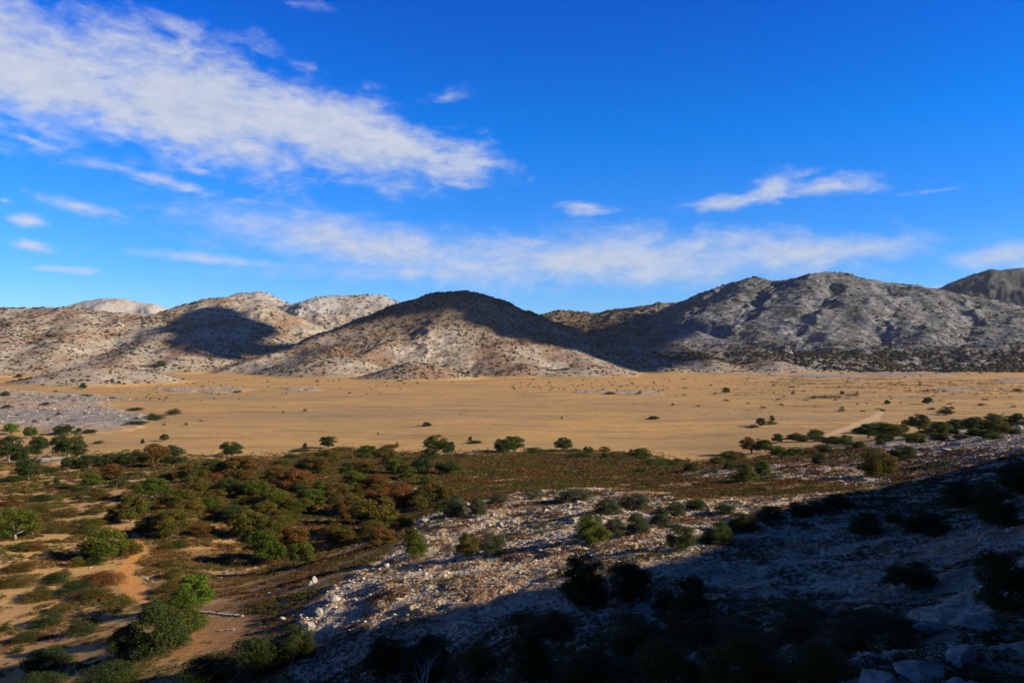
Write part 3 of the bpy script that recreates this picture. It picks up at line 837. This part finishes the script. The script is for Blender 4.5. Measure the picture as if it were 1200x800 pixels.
dens *= (ppy > 527)
keep = g.random(len(x)) < dens*.62
x, y, z, r, bd, rk, na_, ppx, ppy = [q[keep] for q in (x, y, z, r, bd, rk, na_, ppx, ppy)]
n = len(x); print('scrub tufts', n)
sz = (.45+.55*g.random(n)**1.5+.35*sstep(0, .4, fbm(x, y, 5, 2, seed=44)))*np.clip(r/130, .30, 1.7)*.9
cn = fbm(x, y, 12, 3, seed=43)+g.normal(0, .22, n)
colr = mix(mix(np.broadcast_to(C(.085,.060,.014), (n, 3)), C(.125,.058,.016), sstep(-.1, .4, cn)), C(.060,.062,.013), sstep(0, -.4, cn))
colr = mix(colr, C(.13,.052,.022), rk*sstep(-.2, .3, cn)*.8)
colr = colr*g.uniform(.6, 1.35, (n, 1))
V = scatter('scrub', TUFT, np.stack([x, y, z-.02], -1), np.stack([sz, sz, sz*.55], -1), g.uniform(0, 6.28, n), None, None, g.integers(0, 12, n))
o = link('scrub', mesh_np('scrub', V, np.arange(len(V)).reshape(-1, 3), M_SCRUB, np.repeat(colr, NT*3, 0), smooth=False))
tag(o, 'low brown and olive thorny scrub carpeting the slope and terrace', 'scrub', kind='stuff')

# rubble
def rock_proto(seed, sub=1, rough=.28):
    import bmesh
    gg = np.random.default_rng(seed)
    bm = bmesh.new(); bmesh.ops.create_icosphere(bm, subdivisions=sub, radius=.5)
    V = np.array([v.co[:] for v in bm.verts]); Fc = np.array([[v.index for v in f.verts] for f in bm.faces]); bm.free()
    for _ in range(9 if sub > 1 else 4):     # broken facets
        d = gg.normal(size=3); d /= np.linalg.norm(d); lim = gg.uniform(.26, .42)
        k = V@d; V = V-np.outer(np.clip(k-lim, 0, None), d)
    V = V*(1+gg.normal(0, rough*.25, (len(V), 1)))
    return V, Fc
RP = [rock_proto(s) for s in range(10)]
RPV = np.array([v for v, _ in RP]); RPF = RP[0][1]
nv = RPV.shape[1]
x, y, r = logpolar_points(820000, 9, 190, g, p=1.25)
rk = gsample(rock, x, y); z = zat(x, y); ppx, ppy = px_of(x, y, z)
na_ = fbm(x, y, 5, 3, seed=51)
dens = rk*(sstep(.35, -.2, na_)*.8+.15)
leftr = (rk < .2)*sstep(.2, .5, fbm(x, y, 20, 3, seed=52)+.1)*.14*(1-gsample(path, x, y))
keep = g.random(len(x)) < np.maximum(dens, leftr)*.8
x, y, z, r, na_ = [q[keep] for q in (x, y, z, r, na_)]
n = len(x); print('stones', n)
sz = (g.pareto(2.6, n)+.5)*.085*np.clip(r/65, .35, 1.9); sz = np.minimum(sz, .40*np.clip(r/60, .4, 1.5))
cc = mix(mix(np.broadcast_to(C(.38,.32,.245), (n, 3)), C(.52,.475,.395), g.random(n)**1.4), C(.30,.17,.085), (g.random(n) < .3)*.8)*g.uniform(.7, 1.15, (n, 1))
V = scatter('rubble', RPV, np.stack([x, y, z-sz*.03], -1), np.stack([sz*g.uniform(.8, 1.5, n), sz, sz*g.uniform(.45, .85, n)], -1), g.uniform(0, 6.28, n), None, None, g.integers(0, 10, n))
nv = RPV.shape[1]
Fc = (RPF[None]+np.arange(n)[:, None, None]*nv).reshape(-1, 3)
o = link('rubble', mesh_np('rubble', V, Fc, M_STONE, np.repeat(cc, nv, 0), smooth=False))
tag(o, 'pale limestone rubble strewn over the rocky slope', 'stones', kind='stuff')

# stones on the bare aprons and dry tufts over the plain
x, y, r = logpolar_points(260000, 200, 1150, g, p=1.0)
z = zat(x, y); ap_ = gsample(apron, x, y)
keep = g.random(len(x)) < ap_*(.35+.65*sstep(-.2, .3, fbm(x, y, 9, 3, seed=53)))
x, y, z, r = [q[keep] for q in (x, y, z, r)]
n = len(x); print('apron stones', n)
sz = (g.pareto(3.0, n)+.5)*.42*np.clip(r/420, .7, 2); sz = np.minimum(sz, 2.0)
cc = mix(mix(np.broadcast_to(C(.26,.225,.18), (n, 3)), C(.46,.42,.36), g.random(n)), C(.06,.05,.02), (g.random(n) < .10)*1.0)
V = scatter('s', RPV, np.stack([x, y, z+sz*.02], -1), np.stack([sz*g.uniform(.8, 1.6, n), sz, sz*g.uniform(.35, .7, n)], -1), g.uniform(0, 6.28, n), None, None, g.integers(0, 10, n))
o = link('rubble', mesh_np('apron_rubble', V, (RPF[None]+np.arange(n)[:, None, None]*nv).reshape(-1, 3), M_STONE, np.repeat(cc, nv, 0), smooth=False))
tag(o, 'grey stones covering the bare stony patches of the plain', 'stones', kind='stuff')
x, y, r = logpolar_points(150000, 300, 1120, g, p=1.0)
z = zat(x, y); ppx, ppy = px_of(x, y, z)
d1 = sstep(.16, .42, fbm(x, y*2.5, 55, 4, seed=54))
d1 = d1*(.12+.9*sstep(780, 950, ppx)*sstep(500, 490, ppy)+.5*sstep(300, 100, ppx))+.5*sstep(445, 436, ppy)*sstep(.1, .3, fbm(x, y, 40, 3, seed=55))
d1 = d1+.9*sstep(840, 980, ppx)*sstep(468, 455, ppy)*sstep(.0, .3, fbm(x, y*3, 90, 4, seed=56))
keep = (g.random(len(x)) < d1*.6) & (z < 3)
x, y, z, r = [q[keep] for q in (x, y, z, r)]
n = len(x); print('plain tufts', n)
sz = (.6+1.6*g.random(n)**2)*np.clip(r/600, .6, 1.6)
cc = mix(np.broadcast_to(C(.06,.045,.018), (n, 3)), C(.17,.11,.045), g.random(n))*g.uniform(.7, 1.2, (n, 1))
V = scatter('t', TUFT, np.stack([x, y, z], -1), np.stack([sz*1.3, sz, sz*.4], -1), g.uniform(0, 6.28, n), None, None, g.integers(0, 12, n))
o = link('dry_tufts', mesh_np('dry_tufts', V, np.arange(len(V)).reshape(-1, 3), M_SCRUB, np.repeat(cc, NT*3, 0), smooth=False))
tag(o, 'sparse brown tufts scattered across the dry plain', 'dry tufts', kind='stuff')

# shrubs on the hills
x, y, r = logpolar_points(450000, 790, 2900, g, p=.7)
z = zat(x, y); ppx, ppy = px_of(x, y, z)
nh = fbm(x, y, 120, 3, seed=61); nh2 = fbm(x, y, 30, 3, seed=62)
rt_ = sstep(120, 420, x-(y-1500)*.22)*sstep(1250, 1450, r)
dens = .16+.55*sstep(-.15, .35, nh+nh2*.9)
dens = dens+.6*sstep(25, 80, z+30*nh)*sstep(-420, -300, x)
dens = np.where(rt_ > .5, .05+1.5*sstep(396, 418, ppy)*(.4+.6*sstep(-.1, .2, nh))+.5*sstep(.12, .38, nh2), dens)
dens = np.where((x < -200) & (r > 1900), dens*.5, dens)
dens *= (z > 1.8)
keep = g.random(len(x)) < dens*.52*sstep(3600, 2000, r)
x, y, z, r, rt_, ppy = [q[keep] for q in (x, y, z, r, rt_, ppy)]
n = len(x); print('hill shrubs', n)
V0 = []
for s in range(6):
    v, f = rock_proto(70+s, 1, .6); v[:, 2] = v[:, 2]*.8+.2; V0.append(v)
V0 = np.array(V0)
sz = (1.6+4.2*g.random(n)**2.2)*np.clip(r/1500, .8, 1.4)*(1+.5*(rt_ > .5)*(ppy > 412))
cc = mix(np.broadcast_to(C(.028,.028,.011), (n, 3)), C(.05,.032,.012), g.random(n))*g.uniform(.6, 1.3, (n, 1))
V = scatter('h', V0, np.stack([x, y, z], -1), np.stack([sz*1.2, sz, sz*.62], -1), g.uniform(-.4, .4, n), None, None, g.integers(0, 6, n))
Fc = (RPF[None]+np.arange(n)[:, None, None]*nv).reshape(-1, 3)
o = link('hill_scrub', mesh_np('hill_scrub', V, Fc, M_FAR, np.repeat(cc, nv, 0), smooth=True))
tag(o, 'dark evergreen scrub speckling the distant hillsides', 'scrub', kind='stuff')

# ------------------------------------------------------------------ boulders
m, nt, b = new_mat('limestone'); M_LIME = m
tc = N(nt, 'ShaderNodeTexCoord')
n_ = N(nt, 'ShaderNodeTexNoise', Scale=3.0, Detail=8.0, Roughness=.65); nt.links.new(tc.outputs['Object'], n_.inputs['Vector'])
nt.links.new(ramp(nt, n_.outputs['Fac'], [(.3, (.17,.15,.13)), (.5, (.32,.30,.27)), (.7, (.48,.45,.41))]), b.inputs['Base Color'])
bp = N(nt, 'ShaderNodeBump', Strength=.9, Distance=.08); nt.links.new(n_.outputs['Fac'], bp.inputs['Height']); nt.links.new(bp.outputs[0], b.inputs['Normal'])
def boulder(px, py, w, h, label, seed, name='boulder', flat=1.0, tilt=0):
    p = cast(px, py); D = p[1]; W = w/F*D; H = h/F*D
    v, f = rock_proto(seed, 4, .05)
    q = v*3
    v = v*(1+fbm(q[:, 0]+q[:, 2], q[:, 1]-q[:, 2]*.7, .9, 4, seed=seed)[:, None]*.16)
    o = link(name, mesh_np('boulder', v, f, M_LIME, smooth=True))
    o.location = (p[0], p[1]+W*.3, p[2]+H*.38); o.scale = (W*1.1, W*.85*flat, H*1.15); o.rotation_euler = (tilt, 0, seed*.7)
    if abs(w-h) > w*.4: o.rotation_euler.z = 0
    tag(o, label, 'boulder')
    return o
boulder(366,684,12,9,'white boulder standing alone in the brown scrub left of the spur',11)
boulder(362,686,7,5,'small white stone at the foot of the lone white boulder',12)
boulder(330,727,9,5,'small white stone lying in scrub above the sandy clearing',13)
boulder(1132,783,34,27,'rounded pale boulder with a bright top at the bottom right',14)
boulder(1090,800,58,22,'long low boulder just left of the rounded pale boulder',15)
boulder(1038,816,50,30,'jagged tilted rock at the bottom edge of the rocky slope',16, tilt=.25)
boulder(1130,808,30,10,'grey slab below the rounded pale boulder',17)
boulder(1165,740,54,16,'broad dark outcrop beneath the tall shaded bush on the right',18)
boulder(1095,745,40,14,'low shaded ledge above the long boulder',20)
boulder(372,722,14,9,'pale ledge on the left edge of the rocky spur',21)
boulder(388,706,18,9,'uppermost pale ledge on the left edge of the rocky spur',22)
boulder(362,738,12,9,'lowest pale ledge on the left edge of the rocky spur',23)
boulder(497,612,14,6,'white ledge where the spur meets the grove',24)
boulder(548,594,5,6,'small white rock beside the grey-green bushes on the spur crest',25)
boulder(672,613,12,6,'white rock left of the green bush in the middle of the spur',26)
boulder(585,618,10,7,'blocky white rock on the open rubble slope',27)
boulder(452,665,8,6,'white stone near the left flank of the spur',28)
boulder(1110,530,14,6,'pale outcrop on the far spur below the dark trees',29)
boulder(1195,505,8,7,'pale rock on the far spur at the right edge',30)

# ------------------------------------------------------------------ low drystone border of the sandy clearing
def stone_row(pts, size, label, seed):
    gg = np.random.default_rng(seed)
    P = [cast(*p) for p in pts]; parts = []
    for a, b_ in zip(P[:-1], P[1:]):
        L_ = np.linalg.norm((b_-a)[:2]); k = max(2, int(L_/(size*.8)))
        for i in range(k):
            for lay in range(1):
                q = a+(b_-a)*(i+gg.uniform(0, .4))/k
                v, f = RP[gg.integers(10)]
                s = size*gg.uniform(.8, 1.3)
                q = q.copy(); q[2] = float(zat(np.array([q[0]]), np.array([q[1]]))[0])+lay*s*.42
                parts.append((v*[s*1.2, s, s*.7]+q, f))
    V, Fc = join(parts)
    o = link('drystone_border', mesh_np('drystone_border', V, Fc, M_LIME, smooth=False))
    tag(o, label, 'stone wall')
stone_row([(228,716),(250,718),(285,722)], .30, 'low line of pale stones along the top of the sandy clearing', 1)
stone_row([(258,739),(276,737)], .22, 'short row of pale stones inside the sandy clearing', 2)

# ------------------------------------------------------------------ bare bushes
def bare(px, py, h, label, seed):
    gg = np.random.default_rng(seed); p = cast(px, py); H = h/F*p[1]
    parts = []
    def grow(a, d, L_, r_, dep):
        pts = [a]; rr = [r_]
        for i in range(5):
            d = d+gg.normal(size=3)*.16; d /= np.linalg.norm(d)
            pts.append(pts[-1]+d*L_/5); rr.append(r_*(1-.13*(i+1)))
        parts.append(tube(pts, rr, 5))
        if dep < 4:
            for k in range(3 if dep < 2 else 2):
                e = d+gg.normal(size=3)*.55; e[2] = abs(e[2])*.7+.25; e /= np.linalg.norm(e)
                grow(pts[-1-(k % 3)], e, L_*.66, rr[-1-(k % 3)]*.72, dep+1)
    for k in range(3):
        e = np.array([gg.normal()*.45, gg.normal()*.3, 1.0]); e /= np.linalg.norm(e)
        grow(np.array([0, 0, -.05]), e, .42, .016, 0)
    V, Fc = join(parts)
    o = link('dead_bush', mesh_np('dead_bush', V, Fc, M_DEAD)); o.location = p; o.scale = (H, H, H)
    tag(o, label, 'dead bush')
bare(497,812,72,'leafless silvery dead bush at the bottom centre in front of the dark bushes',5)
bare(706,790,46,'small leafless twigs rising from the dark scrub below the paired bushes',6)
bare(820,725,28,'pale bare twigs beside the shaded bush on the rubble slope',8)
# marker post
p = cast(941, 523)
V, Fc = tube([[0, 0, -.1], [0, 0, 1.2], [0, 0, 1.25]], [.09, .09, .06], 8)
o = link('marker_post', mesh_np('marker_post', V, Fc, M_DEAD)); o.location = p
tag(o, 'small white marker post at the edge of the plain beside the trees', 'post')

# ------------------------------------------------------------------ clouds between sun and hills (outside the picture), they shade the hilltops
m, nt, b = new_mat('cloud'); M_CLOUD = m
b.inputs['Base Color'].default_value = (.9,.9,.92,1); b.inputs['Roughness'].default_value = 1
def shade_cloud(poly, alt, label, seed):
    pts = []
    for (px, py) in poly:
        D = 1500
        c = cast(px, py)
        if c is None or c[1] > 2000: c = np.array(at(px, py, 1480))
        t = (alt-c[2])/SD[2]; pts.append(c+SD*t)
    P = np.array(pts)[:, :2]
    mn, mx = P.min(0), P.max(0); step = 16.0
    gx, gy = np.meshgrid(np.arange(mn[0]-60, mx[0]+60, step), np.arange(mn[1]-60, mx[1]+60, step))
    sd = poly_sd(gx.astype(np.float32), gy.astype(np.float32), P)+fbm(gx, gy, 90, 5, gain=.65, seed=seed)*62
    th = np.sqrt(np.clip(sd, 0, 120)/120)*60
    idx = -np.ones(gx.shape, int); ok = sd > 0; V = []; top = {}; bot = {}
    ids = np.argwhere(ok)
    n = len(ids); idx[ok] = np.arange(n)
    up = alt+th[ok]*(1+.5*fbm(gx[ok], gy[ok], 60, 3, seed=seed+1)); dn = alt-th[ok]*.2
    V = np.r_[np.c_[gx[ok], gy[ok], up], np.c_[gx[ok], gy[ok], dn]]
    a = idx[:-1, :-1]; b_ = idx[:-1, 1:]; c_ = idx[1:, 1:]; d_ = idx[1:, :-1]
    q = (a >= 0) & (b_ >= 0) & (c_ >= 0) & (d_ >= 0)
    Ft = np.stack([a[q], b_[q], c_[q], d_[q]], -1)
    Fc = np.r_[Ft, Ft[:, ::-1]+n]
    o = link('cloud', mesh_np('cloud', V, Fc, M_CLOUD)); tag(o, label, 'cloud')
shade_cloud([(350,406),(400,382),(470,352),(540,330),(620,355),(700,356),(765,362),(800,376),(840,394),(800,400),(830,420),(780,436),(735,434),(700,420),(640,406),(600,396),(560,380),(510,371),(480,377),(455,374),(410,393),(370,406)], 900, 'broad white cloud high above the right side of the valley', 1)
shade_cloud([(196,388),(235,366),(270,356),(320,378),(372,398),(355,415),(300,420),(250,422),(222,412)], 950, 'smaller white cloud high beyond the right edge of the valley', 2)

# ------------------------------------------------------------------ sky
w = bpy.data.worlds.new('World'); scene.world = w; w.use_nodes = True
nt = w.node_tree; nt.nodes.clear()
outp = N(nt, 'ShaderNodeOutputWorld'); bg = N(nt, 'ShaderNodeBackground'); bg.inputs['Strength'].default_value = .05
sk = N(nt, 'ShaderNodeTexSky', sky_type='NISHITA', sun_disc=False, sun_elevation=R(SUN_EL), sun_rotation=R(SUN_AZ), air_density=1.0, dust_density=.2, ozone_density=3.0, altitude=1400.0)
tc = N(nt, 'ShaderNodeTexCoord'); sp = N(nt, 'ShaderNodeSeparateXYZ'); nt.links.new(tc.outputs['Generated'], sp.inputs[0])
sx, sy, sz_ = sp.outputs
az = mathn(nt, 'MULTIPLY', mathn(nt, 'ARCTAN2', sx, sy), 57.2958)
el = mathn(nt, 'MULTIPLY', mathn(nt, 'ARCSINE', sz_), 57.2958)
cmb = N(nt, 'ShaderNodeCombineXYZ'); nt.links.new(az, cmb.inputs[0]); nt.links.new(mathn(nt, 'MULTIPLY', el, 2.2), cmb.inputs[1])
def wn(scale, detail, rough, dist=0.0, off=0.0):
    mp = N(nt, 'ShaderNodeMapping'); mp.inputs['Location'].default_value = (off, off*.7, off); mp.inputs['Rotation'].default_value = (0, 0, R(-9))
    nt.links.new(cmb.outputs[0], mp.inputs[0])
    n = N(nt, 'ShaderNodeTexNoise', Scale=scale, Detail=detail, Roughness=rough, Distortion=dist); nt.links.new(mp.outputs[0], n.inputs['Vector'])
    return n.outputs['Fac']
nzA = wn(.16, 10.0, .62, .6); nzB = wn(.55, 8.0, .6, .3, 3.0); nzC = wn(.07, 4.0, .5, 0, 9.0)
CL = [ # photo px centre, half length, half height, tilt (deg, down to the right), weight
 (50,84,180,84,12,1.3),(220,118,205,72,12,1.45),(370,150,180,52,12,1.35),(480,172,125,36,12,1.2),(0,40,110,45,20,1.0),(200,30,70,16,14,.75),(150,135,150,40,8,1.1),
 (565,190,45,12,8,.75),(345,75,60,14,18,.4),
 (190,212,120,9,10,.72),(90,241,62,8,8,.85),(30,257,24,8,4,.8),(40,165,48,6,10,.8),(40,290,30,6,5,.7),(235,200,22,6,0,.7),(540,216,32,6,6,.8),(65,316,44,5,0,.7),(5,235,10,5,0,.7),
 (430,287,250,34,7,.92),(700,306,340,38,0,1.02),(930,298,180,24,-1,1.0),(290,262,60,14,6,.75),(240,303,110,8,3,.8),(500,320,250,14,0,.7),
 (850,238,62,12,-2,.98),(905,222,46,18,-12,.8),(968,217,72,14,0,.92),(940,205,30,8,-10,.7),
 (680,241,36,6,5,.6),(700,247,30,4,0,.5),(1110,222,40,4,-2,.45),(1180,300,90,16,-2,.85),(1060,345,160,10,0,.6),
 (350,5,40,5,0,.3),(520,115,30,8,-20,.3)]
def to_ae(px, py):
    a = math.atan((px-CX)/F); return math.degrees(a), math.degrees(math.atan((CY-py)/F*math.cos(a)))
bests = [None, None]
for (px, py, a_, b_, tl, wt) in CL:
    A0, E0 = to_ae(px, py); ka = math.degrees(1/F)*math.cos(math.radians(A0))**2; ke = math.degrees(1/F)*math.cos(math.radians(A0))
    c, s = math.cos(R(-tl)), math.sin(R(-tl))
    dx = mathn(nt, 'SUBTRACT', az, A0); dy = mathn(nt, 'SUBTRACT', el, E0)
    u = mathn(nt, 'MULTIPLY_ADD', dx, c/(a_*ka), mathn(nt, 'MULTIPLY', dy, s/(a_*ke)))
    v = mathn(nt, 'MULTIPLY_ADD', dx, -s/(b_*ka), mathn(nt, 'MULTIPLY', dy, c/(b_*ke)))
    d = mathn(nt, 'SQRT', mathn(nt, 'ADD', mathn(nt, 'MULTIPLY', u, u), mathn(nt, 'MULTIPLY', v, v)))
    f = mathn(nt, 'MULTIPLY', mathn(nt, 'SUBTRACT', 1.15, mathn(nt, 'MULTIPLY', d, .95)), wt)
    w_ = 1 if (py > 255 and a_ >= 50) else 0
    bests[w_] = f if bests[w_] is None else mathn(nt, 'MAXIMUM', bests[w_], f)
best = mathn(nt, 'MAXIMUM', bests[0], -.6); veil = mathn(nt, 'MAXIMUM', bests[1], -.6)
nz = mathn(nt, 'ADD', mathn(nt, 'MULTIPLY', mathn(nt, 'SUBTRACT', nzA, .5), 2.1), mathn(nt, 'MULTIPLY', mathn(nt, 'SUBTRACT', nzB, .5), 1.2))
den = mathn(nt, 'ADD', best, nz)
mr = N(nt, 'ShaderNodeMapRange', interpolation_type='SMOOTHSTEP'); nt.links.new(den, mr.inputs['Value'])
mr.inputs['From Min'].default_value = -.02; mr.inputs['From Max'].default_value = 1.3
nv_ = mathn(nt, 'ADD', mathn(nt, 'MULTIPLY', mathn(nt, 'SUBTRACT', nzA, .5), 1.5), mathn(nt, 'MULTIPLY', mathn(nt, 'SUBTRACT', nzB, .5), .8))
mv = N(nt, 'ShaderNodeMapRange', interpolation_type='SMOOTHSTEP'); nt.links.new(mathn(nt, 'ADD', veil, nv_), mv.inputs['Value'])
mv.inputs['From Min'].default_value = -.05; mv.inputs['From Max'].default_value = 1.25
a1 = mathn(nt, 'MULTIPLY', mr.outputs[0], .92); a2 = mathn(nt, 'MULTIPLY', mv.outputs[0], .88)
alpha = mathn(nt, 'SUBTRACT', 1.0, mathn(nt, 'MULTIPLY', mathn(nt, 'SUBTRACT', 1.0, a1), mathn(nt, 'SUBTRACT', 1.0, a2)))
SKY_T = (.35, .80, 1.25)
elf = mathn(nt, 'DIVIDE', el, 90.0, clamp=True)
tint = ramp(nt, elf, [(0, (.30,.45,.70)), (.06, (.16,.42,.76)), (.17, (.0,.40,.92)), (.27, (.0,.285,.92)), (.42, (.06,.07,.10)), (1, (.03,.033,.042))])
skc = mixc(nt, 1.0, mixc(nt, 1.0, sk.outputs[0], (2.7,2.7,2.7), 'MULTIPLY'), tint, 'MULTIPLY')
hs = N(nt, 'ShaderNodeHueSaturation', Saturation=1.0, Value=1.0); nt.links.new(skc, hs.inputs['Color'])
CLV = 11.0
cv = ramp(nt, nzB, [(.3, (.50*CLV/12,.58*CLV/12,.74*CLV/12)), (.7, (.66*CLV/12,.70*CLV/12,.80*CLV/12))])
cvv = mixc(nt, 1.0, cv, (12.5, 12.3, 12.2), 'MULTIPLY')
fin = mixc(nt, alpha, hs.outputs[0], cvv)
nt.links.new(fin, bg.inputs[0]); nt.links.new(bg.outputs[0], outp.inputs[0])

sun = bpy.data.lights.new('sun', 'SUN'); sun.energy = 5.0; sun.angle = R(.5); sun.color = (1, .86, .66)
so = bpy.data.objects.new('sun', sun); COL.objects.link(so)
from mathutils import Vector
so.rotation_euler = Vector(SD).to_track_quat('Z', 'Y').to_euler()

m = bpy.data.materials.new('haze_air'); m.use_nodes = True; nt = m.node_tree; nt.nodes.clear()
mo = N(nt, 'ShaderNodeOutputMaterial'); pv = N(nt, 'ShaderNodeVolumePrincipled'); pv.inputs['Density'].default_value = HAZE
pv.inputs['Color'].default_value = (.80,.88,1,1); pv.inputs['Anisotropy'].default_value = 0
nt.links.new(pv.outputs[0], mo.inputs['Volume'])
zb, zt, hb = float(Z.min())-1, float(Z.max())+12, 5300.0
print('haze', zb, zt)
Vh = np.array([(a*hb, b_*hb, c_) for c_ in (zb, zt) for b_ in (-1, 1) for a in (-1, 1)])
o = link('haze', mesh_np('haze', Vh, np.array([[0,2,3,1],[4,5,7,6],[0,1,5,4],[2,6,7,3],[0,4,6,2],[1,3,7,5]]), m, smooth=False))
o['kind'] = 'stuff'; o['label'] = 'thin blue air haze over the valley'

# ------------------------------------------------------------------ camera and output
cam = bpy.data.cameras.new('camera'); co = bpy.data.objects.new('camera', cam); COL.objects.link(co)
co.location = (0, 0, EYE); co.rotation_euler = (R(90), 0, 0)
cam.sensor_width = 36; cam.lens = 36*F/1200; cam.shift_y = (CY-400)/1200
cam.clip_start = .1; cam.clip_end = 20000
scene.camera = co
scene.render.engine = 'CYCLES'
scene.cycles.max_bounces = 4; scene.cycles.diffuse_bounces = 2; scene.cycles.glossy_bounces = 1; scene.cycles.transmission_bounces = 2
vs = scene.view_settings
vs.view_transform = 'Standard'; vs.look = 'None'; vs.exposure = .8; vs.gamma = 1; vs.use_curve_mapping = False
scene.render.resolution_x = 1024; scene.render.resolution_y = 682
